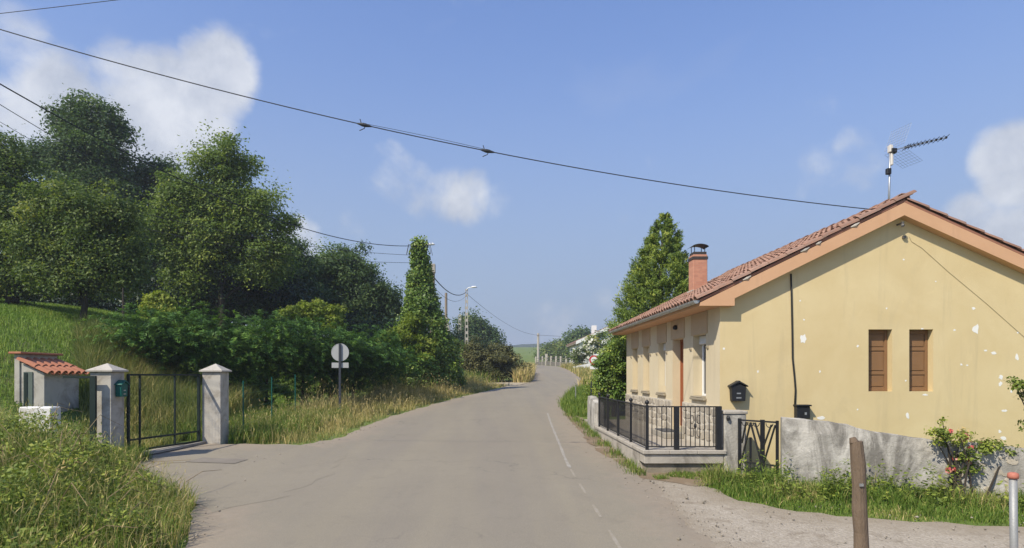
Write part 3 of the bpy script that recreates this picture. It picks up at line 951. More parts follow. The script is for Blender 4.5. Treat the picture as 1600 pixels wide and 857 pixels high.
# ---- things on and around the house
def mailbox(name, label, c, w, h, d, mat, face='front', trim=None):
    """peaked letter box; c = centre of its back on the wall"""
    c = Vector(c)
    r = thing(name, label, 'mailbox', c)
    def T(u, v, z):         # u across, v out from the wall
        return Vector((c.x + u, c.y - v, c.z + z)) if face == 'front' else Vector((c.x + v, c.y + u, c.z + z))
    dv = T(0, d, 0) - T(0, 0, 0)
    body = [T(-w * .42, .004, -h * .5), T(w * .42, .004, -h * .5), T(w * .47, .004, h * .22), T(0, .004, h * .36), T(-w * .47, .004, h * .22)]
    MB().prism(body, dv).build('body', mat, r, bevel=.006)
    lid = [T(-w * .58, .0, h * .20), T(0, .0, h * .41), T(w * .58, .0, h * .20), T(w * .58, .0, h * .26), T(w * .12, .0, h * .46), T(0, .0, h * .52), T(-w * .12, .0, h * .46), T(-w * .58, .0, h * .26)]
    MB().prism(lid, dv * 1.25).build('lid', mat, r, bevel=.004)
    a = T(-w * .3, d * 1.02, h * .06)
    e = T(w * .3, d * 1.06, h * .10)
    MB().box(min(a.x, e.x), max(a.x, e.x), min(a.y, e.y), max(a.y, e.y), a.z, e.z).build('slot_flap', trim or mat, r)
    for (zz, ww) in ((-.12, .13), (-.34, .16)):
        a = T(-w * ww, d * 1.012, h * (zz - .03))
        e = T(w * ww, d * 1.05, h * (zz + .03))
        MB().box(min(a.x, e.x), max(a.x, e.x), min(a.y, e.y), max(a.y, e.y), a.z, e.z).build('name_plate', GREYM, r)
    return r
mc = px(1150.5, 611, HY0)
mailbox('mailbox', 'black peaked metal mailbox on the ochre gable wall', (mc.x, HY0 - .003, mc.z), .31, .40, .12, BLACKM)

mc = px(1250.5, 644, HY0)
r = thing('wall_box', 'black square box at the foot of the gable cable', 'box', (mc.x, HY0 - .002, mc.z - .13))
MB().box(mc.x - .13, mc.x + .13, HY0 - .13, HY0 - .003, mc.z - .13, mc.z + .12).build('box', BLACKM, r, bevel=.008)
MB().box(mc.x - .15, mc.x + .15, HY0 - .16, HY0 - .002, mc.z + .121, mc.z + .15).build('lid', BLACKM, r, bevel=.006)
MB().box(mc.x + .02, mc.x + .06, HY0 - .137, HY0 - .131, mc.z - .05, mc.z + .0).build('window', GREYM, r)

# television antenna behind the ridge
AY = 13.4
base = px(1388, 314, AY)
top = px(1391, 226, AY)
ANT = plain('aluminium_tube', (.50, .50, .49), .4, .1, 10, .05, metal=.8)
PLAS = plain('pale_plastic', (.62, .58, .52), .5, .1, 10, .05)
ant = thing('television_antenna', 'television antenna on a mast behind the house ridge', 'antenna', (base.x, AY, roofz(base.x)))
MB().tube([(base.x, AY, roofz(base.x) - .02), (top.x, AY, top.z)], [.024, .02], 8).build('mast', ANT, ant, smooth=True)
hub = px(1392, 236, AY)
tip = px(1479, 215, AY - .3)
d = (tip - hub)
MB().tube([hub + Vector((0, -.02, 0)), tip], .010, 6).build('boom', ANT, ant)
MB().box(hub.x - .05, hub.x + .02, AY - .05, AY + .05, hub.z - .04, hub.z + .12).box(hub.x - .015, hub.x + .035, AY - .04, AY + .04, hub.z - .32, hub.z - .04).build('clamp', PLAS, ant, bevel=.01)
MB().box(hub.x - .02, hub.x + .10, AY - .07, AY + .05, hub.z - .06, hub.z + .04).build('dipole_box', BLACKM, ant, bevel=.01)
n_el = 11
for k in range(n_el):
    p = hub + d * (.27 + .72 * (k / (n_el - 1)) ** 1.25)
    up = Vector((0, 0, 1)) if False else Vector((.35, -.75, .55)).normalized()
    l = .085
    e = MB().tube([p - up * l, p + up * l], .0065, 5)
    e.box(p.x - .018, p.x + .018, p.y - .018, p.y + .018, p.z - .022, p.z + .022)
    e.build('element', BLACKM, ant)
WIRE = plain('reflector_wire', (.16, .17, .19), .5, .1, 10, .05, metal=.6)
def grid_panel(o, u, v, nu, nv):
    m = MB()
    for i in range(nu + 1):
        m.tube([o + u * (i / nu), o + u * (i / nu) + v], .0022, 4, False)
    for j in range(nv + 1):
        m.tube([o + v * (j / nv), o + v * (j / nv) + u], .0022, 4, False)
    return m
grid_panel(hub + Vector((-.02, .18, .05)), Vector((.10, -.50, .0)), px(1403, 205, AY) - hub, 7, 7).build('reflector', WIRE, ant)
grid_panel(hub + Vector((-.02, .18, -.03)), Vector((.10, -.50, .0)), px(1420, 257, AY) - hub, 7, 7).build('reflector', WIRE, ant)
jb = px(1388.5, 269, AY)
MB().box(jb.x - .06, jb.x + .03, AY - .06, AY + .03, jb.z - .06, jb.z + .07).build('junction_box', BLACKM, ant, bevel=.01)

# ================================================================== TERRACE AND WALLS IN FRONT OF THE HOUSE
OLDCON = plain('weathered_concrete', (.40, .36, .30), .92, .22, 3.5, .5, 45, dirt=(.18, .155, .125), dfac=(.5, .72))
terr = thing('terrace', 'raised concrete terrace with a projecting slab before the facade', 'terrace', (2.86, 11.45, .4))
RUB = plain('rough_rubble', (.24, .205, .15), .95, .35, 5, .9, 18, dirt=(.10, .085, .06))
MB().box(2.90, 4.33, 11.52, 11.9, .3, .632).build('footing', RUB, terr)
MB().box(2.83, 4.32, 11.46, 11.90, .633, .815).build('front_face', OLDCON, terr, bevel=.008)
MB().box(2.83, 3.05, 11.901, 17.0, .3, .815).build('side_wall', OLDCON, terr, bevel=.01)
MB().box(3.051, 4.48, 11.905, 20.6, .55, .80).build('floor', plain('terrace_floor', (.36, .315, .25), .9, .2, 3, .4, 50), terr)
for k, (a, b) in enumerate(((2.80, 3.30), (3.303, 3.82), (3.823, 4.36))):
    MB().box(a, b, 11.42, 11.92, .816, .888).build('coping_slab', OLDCON, terr, bevel=.008)
y = 11.923
while y < 17:
    MB().box(2.80, 3.08, y, min(y + .98, 17.02), .816, .885).build('coping_slab', OLDCON, terr, bevel=.008)
    y += .983
MB().box(HX0 - .50, HX0 - .04, 14.35, 15.6, .80, .93).build('door_step', plain('door_step_stone', (.30, .27, .22), .9, .2), terr, bevel=.01)
mat_ = MB().box(HX0 - .45, HX0 - .10, 14.6, 15.4, .931, .955).build('doormat', plain('grey_doormat', (.08, .08, .08), .95, .2, 30, .8), None)
tag(mat_, 'dark grey doormat on the step at the front door', 'doormat')

# railing: one thing, every baluster a part
RZ0, RZ1 = .95, 1.70
rail = thing('terrace_railing', 'black iron railing with ball finials around the terrace', 'railing', (2.89, 11.5, .888))
def post(x, y, w, ztop, finial):
    p = MB().box(x - w / 2, x + w / 2, y - w / 2, y + w / 2, .886, ztop).build('post', BLACKM, rail, bevel=.003)
    if finial:
        MB().lathe((x, y, ztop), [(.012, 0), (.016, .01), (.034, .025), (.042, .05), (.034, .075), (.012, .095), (.003, .11)], 10).build('finial', BLACKM, p, smooth=True)
post(2.89, 11.5, .055, 1.73, True)
post(3.445, 11.5, .085, 1.71, False)
post(4.235, 11.5, .095, 1.71, False)
for yy, f in ((12.85, True), (14.15, False), (15.45, True), (16.68, True)):
    post(2.89, yy, .05, 1.72, f)
MB().bar((2.89, 11.5, RZ1), (4.28, 11.5, RZ1), .045, .022).build('handrail', BLACKM, rail)
MB().bar((2.915, 11.5, RZ0), (4.28, 11.5, RZ0), .03, .018).build('bottom_rail', BLACKM, rail)
MB().bar((2.89, 11.525, RZ1), (2.89, 16.7, RZ1), .045, .022).build('handrail', BLACKM, rail)
MB().bar((2.89, 11.525, RZ0), (2.89, 16.7, RZ0), .03, .018).build('bottom_rail', BLACKM, rail)
BARM = bpy.data.meshes.new('baluster')
_b = MB().box(-.007, .007, -.007, .007, 0, RZ1 - RZ0 - .02)
BARM.from_pydata([tuple(v) for v in _b.v], [], _b.f)
BARM.materials.append(BLACKM)
xs = [2.89 + .555 * k / 6 for k in range(1, 6)] + [3.445 + .79 * k / 9 for k in range(1, 9)]
for x in xs:
    link('baluster', BARM, rail, (x, 11.5, RZ0 + .009))
y = 11.6
while y < 16.65:
    if all(abs(y - q) > .05 for q in (12.85, 14.15, 15.45)):
        link('baluster', BARM, rail, (2.89, y, RZ0 + .009))
    y += .105
# scroll ornament between two balusters
oc = 3.445 + .79 * 4 / 9
for sgn in (-1, 1):
    for zc, rr_ in ((1.46, .055), (1.22, .055)):
        MB().tube([(oc + sgn * (.03 + rr_ * .55 * (1 - math.cos(a))), 11.495, zc + rr_ * 1.5 * math.sin(a)) for a in np.linspace(-2.4, 2.4, 12)], .006, 5).build('scroll', BLACKM, rail)
MB().lathe((oc, 11.498, 1.28), [(.008, 0), (.022, .03), (.028, .06), (.022, .09), (.008, .12)], 8).build('rosette', BLACKM, rail)

# low concrete wall running on beyond the terrace
t = NT('lichen_plaster')
c = t.mix(t.ramp(t.noise(1.4, 7, .7, .6), [(.35, 0.0), (.65, 1.0)]), (.38, .35, .30), (.56, .53, .47))
c = t.mix(t.ramp(t.noise(2.2, 7, .72, .7, (1, 1, .3)), [(.44, 0.0), (.60, .85)]), c, (.14, .128, .11))
c = t.mix(t.ramp(t.noise(.9, 6, .7, 1.0, (.6, .6, 1.8)), [(.46, 0.0), (.64, .75)]), c, (.24, .225, .195))
c = t.mix(t.ramp(t.noise(14, 5, .7), [(.62, 0.0), (.72, .6)]), c, (.36, .33, .24))
LICHEN = t.done(t.bsdf(c, .95, 0, .15, t.bump(t.noise(22, 5, .7), .7, .02)))
def rough_wall(name, line, thick, mat, parent=None, jit=.02, step=.12, zb=None):
    """upright wall along (x, y, ztop) points with an uneven crest"""
    L = catmull(line, step)
    n = len(L)
    V, Fq = [], []
    NZ = 7
    d = np.gradient(L[:, :2], axis=0)
    d /= np.linalg.norm(d, axis=1)[:, None]
    nrm = np.stack([d[:, 1], -d[:, 0]], -1)
    ring = []
    for i in range(n):
        x, y, zt = L[i]
        g = gz(x, y) - .15
        zt = zt + jit * float(wob(x * 4, y * 4)) + jit * .6 * float(wob(x * 13, y * 11))
        r = []
        for s in (1, -1):
            ks = range(NZ) if s == 1 else range(NZ - 1, -1, -1)
            for k in ks:
                z = g + (zt - g) * k / (NZ - 1)
                off = thick / 2 * (1 - .18 * (k == NZ - 1)) + .010 * float(wob(x * 5 + z * 6, z * 7 + y * 5))
                r.append((x + nrm[i, 0] * off * s, y + nrm[i, 1] * off * s, z))
            if s == 1:
                r.append((x, y, zt + .018))
        ring.append(r)
        V += r
    m = len(ring[0])
    for i in range(n - 1):
        for k in range(m - 1):
            Fq.append((i * m + k, i * m + k + 1, (i + 1) * m + k + 1, (i + 1) * m + k))
    mb = MB()
    mb.v = [Vector(v) for v in V]
    mb.f = Fq + [tuple(range(m)), tuple(range((n - 1) * m, n * m))]
    return mb.build(name, mat, parent)
tag(rough_wall('low_wall', [(2.95, 17.05, 1.50), (3.0, 18.3, 1.62), (3.15, 19.6, 1.60), (3.5, 21.2, 1.5), (3.75, 22.6, 1.25)], .26, LICHEN), 'low rounded concrete wall between the terrace railing and the green shrub', 'wall')
gw = rough_wall('garden_wall', [(5.00, 10.62, 1.545), (5.45, 10.47, 1.53), (6.1, 10.26, 1.40), (7.0, 9.98, 1.24), (7.9, 9.66, 1.19), (8.7, 9.38, 1.08), (10.6, 8.7, 1.0)], .22, LICHEN)
tag(gw, 'stained whitewashed garden wall sloping down before the gable', 'wall')
# rubble stones showing through the far end of the wall
for k in range(26):
    s = rr.uniform(7.35, 8.9)
    f = (s - 7.0) / 1.7
    y = 9.98 - .6 * f - .105
    z = rr.uniform(.5, 1.08)
    w, h = rr.uniform(.05, .11), rr.uniform(.035, .07)
    n = 8
    ringp = [(s + math.cos(2 * math.pi * q / n) * w * rr.uniform(.8, 1.1), z + math.sin(2 * math.pi * q / n) * h * rr.uniform(.8, 1.1)) for q in range(n)]
    m = MB()
    m.v = [Vector((a, y + .02 - (a - s) * .35, b)) for a, b in ringp] + [Vector((s + (a - s) * .75, y - .022 - (a - s) * .26, z + (b - z) * .75)) for a, b in ringp]
    m.f = [tuple(range(8, 16))] + [(q, (q + 1) % 8, 8 + (q + 1) % 8, 8 + q) for q in range(8)]
    m.build('stone', STONE, gw)

pil = thing('gate_pillar', 'short grey concrete pillar between the terrace and the small gate', 'pillar', (4.55, 11.6, .4))
MB().box(4.33, 4.74, 11.45, 11.8, .3, 1.56).build('shaft', LICHEN, pil, bevel=.015)
MB().box(4.31, 4.76, 11.43, 11.82, 1.561, 1.625).build('cap', OLDCON, pil, bevel=.012)
MB().lathe((4.385, 11.42, 1.44), [(.01, 0), (.03, .015), (.035, .06), (.02, .1)], 8).build('lamp', BLACKM, pil)

# small iron gate with chevron bars
ga, gb = Vector((4.52, 11.22, 0)), Vector((4.95, 10.66, 0))
gate = thing('garden_gate', 'small black iron gate with chevron bars beside the garden wall', 'gate', (ga.x, ga.y, .5))
def GP(s, z):
    p = ga + (gb - ga) * s
    return Vector((p.x, p.y, z))
Z0, Z1 = .55, 1.47
for s, w in ((0.0, .05), (.62, .06), (1.0, .04)):
    MB().bar(GP(s, Z0 - .05), GP(s, Z1 + .03), w).build('upright', BLACKM, gate)
for z in (Z0 + .02, Z0 + .16, Z1):
    MB().bar(GP(.03, z), GP(.97, z), .03, .03).build('rail', BLACKM, gate)
for (s0, z0, s1, z1) in ((.06, Z0 + .2, .30, Z1 - .03), (.06, Z0 + .5, .18, Z1 - .03), (.58, Z0 + .2, .30, Z1 - .03), (.58, Z0 + .55, .42, Z1 - .03), (.66, Z0 + .2, .95, Z1 - .05), (.66, Z0 + .5, .85, Z1 - .05), (.30, Z0 + .18, .30, Z1 - .3)):
    MB().bar(GP(s0, z0), GP(s1, z1), .035, .02).build('chevron_bar', BLACKM, gate)
for c0 in (.15, .30, .45, .8):
    MB().tube([GP(c0 + .09 * math.cos(a), Z1 - .03 - .07 * math.sin(a)) for a in np.linspace(0, math.pi, 7)], .008, 5).build('scallop', BLACKM, gate)
for s in np.linspace(.08, .92, 9):
    MB().bar(GP(s, Z0 + .03), GP(s, Z0 + .15), .012).build('dwarf_bar', BLACKM, gate)

# ---- posts by the lay-by
wp0, wp1 = Vector((3.40, 5.6, gz(3.4, 5.6) - .2)), px(1339, 690, 5.6)
w = MB()
pathp, rad = [], []
for k in range(9):
    f = k / 8
    p = wp0.lerp(wp1, f)
    pathp.append(p + Vector((.006 * math.sin(k * 2.1), .006 * math.cos(k * 1.7), 0)))
    rad.append(.066 - .008 * f + .004 * math.sin(k * 3))
w.tube(pathp, rad, 14)
tip = pathp[-1]
w.tube([tip + Vector((-.02, 0, -.01)), tip + Vector((-.032, .01, .035))], [.042, .025], 9)
wpo = w.build('wooden_post', G['post_wood'], None, smooth=False)
tag(wpo, 'leaning weathered wooden post at the edge of the gravel', 'post')
MB().box(tip.x - .012, tip.x + .022, 5.525, 5.537, tip.z - .40, tip.z - .375).build('staple', GREYM, wpo)
pp = px(1583, 740, 5.4)
r = thing('metal_post', 'thin grey metal post with a reddish cap at the right edge', 'post', (pp.x, 5.4, gz(pp.x, 5.4)))
MB().tube([(pp.x + .015, 5.4, gz(pp.x, 5.4) - .1), (pp.x, 5.4, pp.z - .04)], .030, 12).build('tube', plain('dull_zinc', (.30, .30, .29), .55, .2, 9, .2, metal=.3), r, smooth=True)
MB().lathe((pp.x, 5.4, pp.z - .045), [(.040, 0), (.043, .02), (.040, .045), (.02, .055)], 12).build('cap', plain('faded_red_plastic', (.42, .15, .10), .6, .2, 12), r, smooth=True)

# ================================================================== LEFT GATE, SHED
GPOST = plain('gate_post_render', (.46, .425, .365), .92, .2, 3.2, .5, 50, dirt=(.24, .205, .155), dfac=(.47, .68))
CAPC = plain('gate_cap_concrete', (.44, .40, .34), .92, .2, 6, .5, 40, dirt=(.24, .21, .17))
def gate_post(label, x0, y0, w, zb_, zc, za):
    r = thing('gate_post', label, 'gate post', (x0 + w / 2, y0 + w / 2, zb_), 'rendered posts of the left gate')
    MB().box(x0, x0 + w, y0, y0 + w, zb_ - .2, zc).build('shaft', GPOST, r, bevel=.012)
    o = .055
    m = MB().box(x0 - o, x0 + w + o, y0 - o, y0 + w + o, zc + .001, zc + .035)
    m.build('cap', CAPC, r, bevel=.006)
    cx_, cy_ = x0 + w / 2, y0 + w / 2
    q = [(x0 - o, y0 - o), (x0 + w + o, y0 - o), (x0 + w + o, y0 + w + o), (x0 - o, y0 + w + o)]
    m = MB()
    m.v = [Vector((a, b, zc + .0355)) for a, b in q] + [Vector((cx_, cy_, za))]
    m.f = [(0, 1, 4), (1, 2, 4), (2, 3, 4), (3, 0, 4), (3, 2, 1, 0)]
    m.build('cap_point', CAPC, r)
    return r
gate_post('square rendered gate post carrying the green mailbox', -8.19, 12.4, .44, .49, 2.36, 2.54)
gate_post('square rendered gate post beside the hedge, no mailbox', -7.15, 15.0, .46, .58, 2.37, 2.58)
GREENB = plain('dark_green_paint', (.006, .095, .075), .45, .2, 8, .1)
mailbox('mailbox', 'small dark green mailbox on the side of the gate post', (-7.748, 12.62, 2.02), .24, .34, .13, GREENB, face='side')
GDK = plain('green_black_paint', (.012, .022, .018), .5, .3, 8, .15)
lg = thing('metal_gate', 'open framed black metal gate between the rendered gate posts', 'gate', (-7.7, 12.86, .6))
A, B = Vector((-7.70, 12.86, 0)), Vector((-7.20, 14.98, 0))
def LP(s, z):
    p = A + (B - A) * s
    return Vector((p.x, p.y, z))
zb0, zt0 = .66, 2.30
for s, w in ((0.01, .05), (.15, .035), (.62, .035), (.985, .06)):
    MB().bar(LP(s, zb0), LP(s, zt0), w).build('upright', GDK, lg)
for z, w in ((zt0, .05), (zb0 + .02, .05), (zb0 + .26, .035)):
    MB().bar(LP(0, z), LP(1, z), w, .04).build('rail', GDK, lg)
# welded wire infill, thin enough to look through
mb = MB()
for s in np.arange(.03, .98, .045):
    mb.tube([LP(s, zb0 + .28), LP(s, zt0 - .02)], .0016, 3, False)
mb.build('wire_mesh', GDK, lg)
for s in (.9,):
    q = LP(s, zb0)
    MB().tube([q + Vector((-.02, 0, -.03)), q + Vector((.03, 0, -.03))], .045, 10).build('roller', BLACKM, lg)
tr = MB().bar(LP(-.02, gz(-7.5, 13.5) + .03), LP(1.02, gz(-7.2, 15) + .03), .30, .05).build('gate_track', CONC)
tag(tr, 'concrete threshold strip under the left metal gate', 'threshold')
# side wicket frame
wk = thing('wicket_frame', 'black metal wicket frame left of the mailbox gate post', 'gate', (-8.02, 12.25, .5))
MB().bar((-8.02, 12.25, .45), (-8.02, 12.25, 2.27), .11, .06).build('upright', GDK, wk)
MB().bar((-8.62, 12.25, 2.255), (-7.97, 12.25, 2.255), .05, .05, (0, 1, 0)).build('rail', GDK, wk)
MB().bar((-8.04, 12.27, 1.0), (-8.10, 12.38, 1.0), .05).build('hinge', GDK, wk)

# pump house
sx, sy0, sy1 = -11.02, 15.0, 16.25
SHW = plain('shed_render', (.43, .40, .345), .92, .16, 3, .5, 45, dirt=(.22, .195, .155), dfac=(.48, .7))
shed = thing('small_shed', 'little rendered shed with a sloping clay tile roof', 'shed', (sx, sy0, 1.0))
xl = -11.72
def shz(x):
    return 2.36 + (sx + .06 - x) * .46
mb = MB()
mb.prism([(xl + .12, sy0, .6), (sx, sy0, .6), (sx, sy0, shz(sx) - .05), (xl + .12, sy0, shz(xl + .12) - .05)], (0, sy1 - sy0, 0))
mb.build('wall', SHW, shed, bevel=.006)
MB().box(xl - .02, xl + .119, sy0 - .03, sy1 + .02, .6, shz(xl) + .10).build('parapet', SHW, shed, bevel=.01)
MB().box(xl - .10, xl + .22, sy0 - .12, sy1 + .10, shz(xl) + .101, shz(xl) + .155).build('coping', NTILE, shed, bevel=.012)
sd = MB().box(xl + .20, xl + .42, sy0 - .02, sy0 - .001, 1.30, 2.37).build('door', plain('grey_green_door', (.10, .125, .105), .7, .2), shed)
MB().box(xl + .225, xl + .30, sy0 - .034, sy0 - .021, 1.32, 2.35).build('door_leaf', GDK, sd)
STM = tile_mesh('shed_tile', .50, .105, .09, .016, 5, NTILE)
ang = math.atan(.46)
for j in range(6):
    for k in range(2):
        x = sx + .17 - k * .36 * math.cos(ang)
        o = link('roof_tile', STM, shed, (x, sy0 - .02 + j * .245, shz(x) + .02 + k * .008), (0, -ang + .03, math.pi))
        link('channel_tile', STM, shed, (x, sy0 + .10 + j * .245, shz(x) + .06), (math.pi, -ang + .03, math.pi))
lw = MB()
lw.box(-10.35, -9.62, 13.3, 13.62, .6, 1.60)
lo = lw.build('white_wall_block', plain('bright_whitewash', (.72, .70, .66), .9, .12, 4, .4, 40, dirt=(.42, .38, .32)), None, bevel=.03)
tag(lo, 'low whitewashed wall block half hidden in the weeds', 'wall')

# ---- traffic sign seen from behind
SGY = plain('sign_back_grey', (.40, .40, .385), .5, .12, 6, .1, metal=.3)
SPOST = plain('dark_sign_post', (.045, .05, .06), .5, .2, 6, .1, metal=.3)
sc_ = px(531, 551, 21)
sg = thing('traffic_sign', 'round traffic sign seen from behind on a dark post', 'traffic sign', (sc_.x, 21, gz(sc_.x, 21)))
MB().box(sc_.x - .035, sc_.x + .035, 20.97, 21.03, gz(sc_.x, 21) - .2, sc_.z + .30).build('post', SPOST, sg)
MB().tube([(sc_.x, 21.033, sc_.z), (sc_.x, 21.05, sc_.z)], .295, 32).build('disc', SGY, sg)
MB().tube([(sc_.x + .295 * math.cos(a), 21.04, sc_.z + .295 * math.sin(a)) for a in np.linspace(0, 2 * math.pi, 33)], .013, 5).build('rim', SGY, sg)
MB().box(sc_.x - .29, sc_.x + .29, 21.034, 21.048, sc_.z - .53, sc_.z - .35).build('plate', SGY, sg)

# small grey box on a stake
bc = px(700, 573, 36)
r = thing('roadside_box', 'small grey box on a wooden stake in the dry grass', 'box', (bc.x, 36, gz(bc.x, 36)))
MB().box(bc.x - .17, bc.x + .19, 35.85, 36.15, bc.z - .22, bc.z + .24).build('box', plain('pale_grey_box', (.42, .42, .44), .5, .1), r, bevel=.02)
MB().box(bc.x + .04, bc.x + .18, 35.835, 35.849, bc.z - .02, bc.z + .22).build('door', SPOST, r)
MB().bar((bc.x - .06, 36, gz(bc.x, 36) - .2), (bc.x - .06, 36, bc.z - .221), .09).build('stake', G['post_wood'], r)

# no-overtaking style round sign at the right of the bend
s2 = px(928, 563, 42)
r = thing('traffic_sign', 'red rimmed round sign beside the dense green shrub', 'traffic sign', (s2.x, 42, gz(s2.x, 42)))
MB().bar((s2.x + .02, 42, gz(s2.x, 42) - .2), (s2.x + .02, 42, s2.z + .3), .07).build('post', GREYM, r)
MB().tube([(s2.x, 41.93, s2.z), (s2.x, 41.96, s2.z)], .33, 28).build('rim', plain('sign_red', (.45, .03, .03), .45, .1), r)
MB().tube([(s2.x, 41.915, s2.z), (s2.x, 41.929, s2.z)], .23, 28).build('face', WHITEP, r)
MB().box(s2.x - .28, s2.x + .28, 41.93, 41.95, s2.z - .62, s2.z - .40).build('plate', WHITEP, r)
for (x, y0_, y1_, Y, lab) in ((899.5, 604, 634, 27.5, 'thin pale marker stake in the roadside grass tuft'), (924, 590, 612, 23.5, 'dark marker post behind the low rounded wall')):
    a, b = px(x, y1_, Y), px(x, y0_, Y)
    o = MB().tube([(a.x, Y, gz(a.x, Y) - .1), (b.x, Y, b.z)], [.03, .025], 7).build('marker_stake', GREYM if x < 910 else SPOST)
    tag(o, lab, 'stake')

# wire fence with green stakes by the hedge
wf = thing('wire_fence', 'wire fence on green metal stakes before the hedge', 'fence', (-6.6, 15.6, .6))
fp = [(-6.55, 16.0), (-6.6, 18.2), (-6.55, 20.2)]
for (x, y) in fp:
    MB().tube([(x, y, gz(x, y) - .2), (x, y, gz(x, y) + 1.5)], .017, 7).build('stake', GREENB, wf)
mb = MB()
for (a, b) in zip(fp[:-1], fp[1:]):
    for h in np.arange(.15, 1.55, .2):
        mb.tube([(a[0], a[1], gz(*a) + h), (b[0], b[1], gz(*b) + h)], .0025, 3, False)
mb.build('wires', GREENB, wf)

# ================================================================== POLES AND WIRES
PCON = plain('pole_concrete', (.42, .385, .33), .9, .15, 3, .3, 40, dirt=(.26, .23, .19))
PWOOD = plain('pole_wood', (.25, .20, .15), .9, .25, 3, .4, 30)
def lattice_pole(label, x, Y, top, w0=.34, w1=.20, lamp=False):
    zb_ = gz(x, Y)
    r = thing('utility_pole', label, 'utility pole', (x, Y, zb_))
    for s in (-1, 1):
        m = MB()
        m.v = [Vector((x + s * w0 / 2 - s * .06 * j, Y - .09 + .18 * k, zb_ - .3)) for j, k in ((0, 0), (1, 0), (1, 1), (0, 1))] + [Vector((x + s * w1 / 2 - s * .05 * j, Y - .07 + .14 * k, top)) for j, k in ((0, 0), (1, 0), (1, 1), (0, 1))]
        m.f = [(0, 1, 2, 3), (4, 5, 6, 7), (0, 1, 5, 4), (1, 2, 6, 5), (2, 3, 7, 6), (3, 0, 4, 7)]
        m.build('leg', PCON, r)
    n = int((top - zb_) / .55)
    for k in range(n + 1):
        z = zb_ + (top - zb_) * k / n
        w = (w0 + (w1 - w0) * k / n) / 2 - .045
        MB().box(x - w, x + w, Y - .06, Y + .06, z - .14, z + (.10 if k < n else 0)).build('rung', PCON, r)
    if lamp:
        MB().tube([(x, Y - .1, top - .1), (x + .15, Y - .12, top + .10), (x + .45, Y - .15, top + .14)], .03, 6).build('lamp_arm', GREYM, r)
        m = MB().tube([(x + .40, Y - .15, top + .13), (x + .55, Y - .15, top + .16), (x + .80, Y - .15, top + .17), (x + .95, Y - .15, top + .14)], [.03, .09, .09, .03], 8)
        m.build('lamp_head', WHITEP, r, smooth=True)
    return r
t1 = px(729, 452, 55)
lattice_pole('tall concrete utility pole with a street lamp arm past the ivy', t1.x, 55, t1.z, .36, .22, True)
t2 = px(718.5, 492, 75)
lattice_pole('short looking concrete pole just left of the lamp pole', t2.x, 75, t2.z, .40, .30)
t3 = px(763, 513, 98)
lattice_pole('distant concrete pole right of the far round tree', t3.x, 98, t3.z, .42, .34)
t4 = px(841, 521, 102)
r = thing('utility_pole', 'pale concrete pole standing at the end of the road', 'utility pole', (t4.x, 102, gz(t4.x, 102)))
MB().tube([(t4.x, 102, gz(t4.x, 102) - .3), (t4.x, 102, t4.z)], [.24, .17], 8).build('shaft', PCON, r)
MB().bar((t4.x - .3, 101.8, t4.z - .35), (t4.x + .3, 101.8, t4.z - .35), .08).build('crossarm', PWOOD, r)
t5 = px(675, 413, 35.5)
r = thing('utility_pole', 'square topped concrete pole against the ivy column', 'utility pole', (t5.x, 35.5, gz(t5.x, 35.5)))
m = MB().box(t5.x - .15, t5.x + .15, 35.4, 35.7, gz(t5.x, 35.5) - .2, t5.z - .01).build('shaft', PWOOD, r, bevel=.01)
MB().box(t5.x - .19, t5.x + .19, 35.36, 35.74, t5.z - .5, t5.z + .0).build('head', PCON, r, bevel=.01)
MB().tube([(t5.x - .05, 35.39, t5.z - .9), (t5.x - .2, 35.3, t5.z - .2), (t5.x - .32, 35.3, t5.z + .35)], .025, 6).build('conduit', CABLE, r)
a, b = px(697, 458, 60), px(697, 505, 60)
r = thing('utility_pole', 'slim grey pole propped by a leaning timber strut', 'utility pole', (a.x, 60, gz(a.x, 60)))
MB().tube([(a.x, 60, gz(a.x, 60) - .2), (a.x, 60, a.z)], [.17, .12], 8).build('shaft', PWOOD, r)
c0, c1 = px(698, 497, 60), px(708, 545, 60)
MB().tube([(c0.x, 59.7, c0.z), (c1.x, 59.6, c1.z - .5)], .16, 8).build('strut', PCON, r)

# ivy covered pole (ivy is added with the plants)
iv = px(655, 380, 33)
IVX = iv.x
ivy_pole = thing('ivy_covered_pole', 'street lamp pole wholly overgrown by a column of ivy', 'utility pole', (IVX, 33, gz(IVX, 33)))
MB().tube([(IVX, 33, gz(IVX, 33) - .2), (IVX, 33, iv.z - .1)], [.17, .11], 10).build('shaft', PWOOD, ivy_pole)
MB().tube([(IVX, 33, iv.z - .25), (IVX + .25, 32.95, iv.z - .13), (IVX + .5, 32.95, iv.z - .1)], .03, 6).build('lamp_arm', GREYM, ivy_pole)
MB().tube([(IVX + .45, 32.95, iv.z - .11), (IVX + .55, 32.95, iv.z - .08), (IVX + .75, 32.95, iv.z - .07), (IVX + .86, 32.95, iv.z - .10)], [.03, .07, .07, .02], 8).build('lamp_head', WHITEP, ivy_pole, smooth=True)

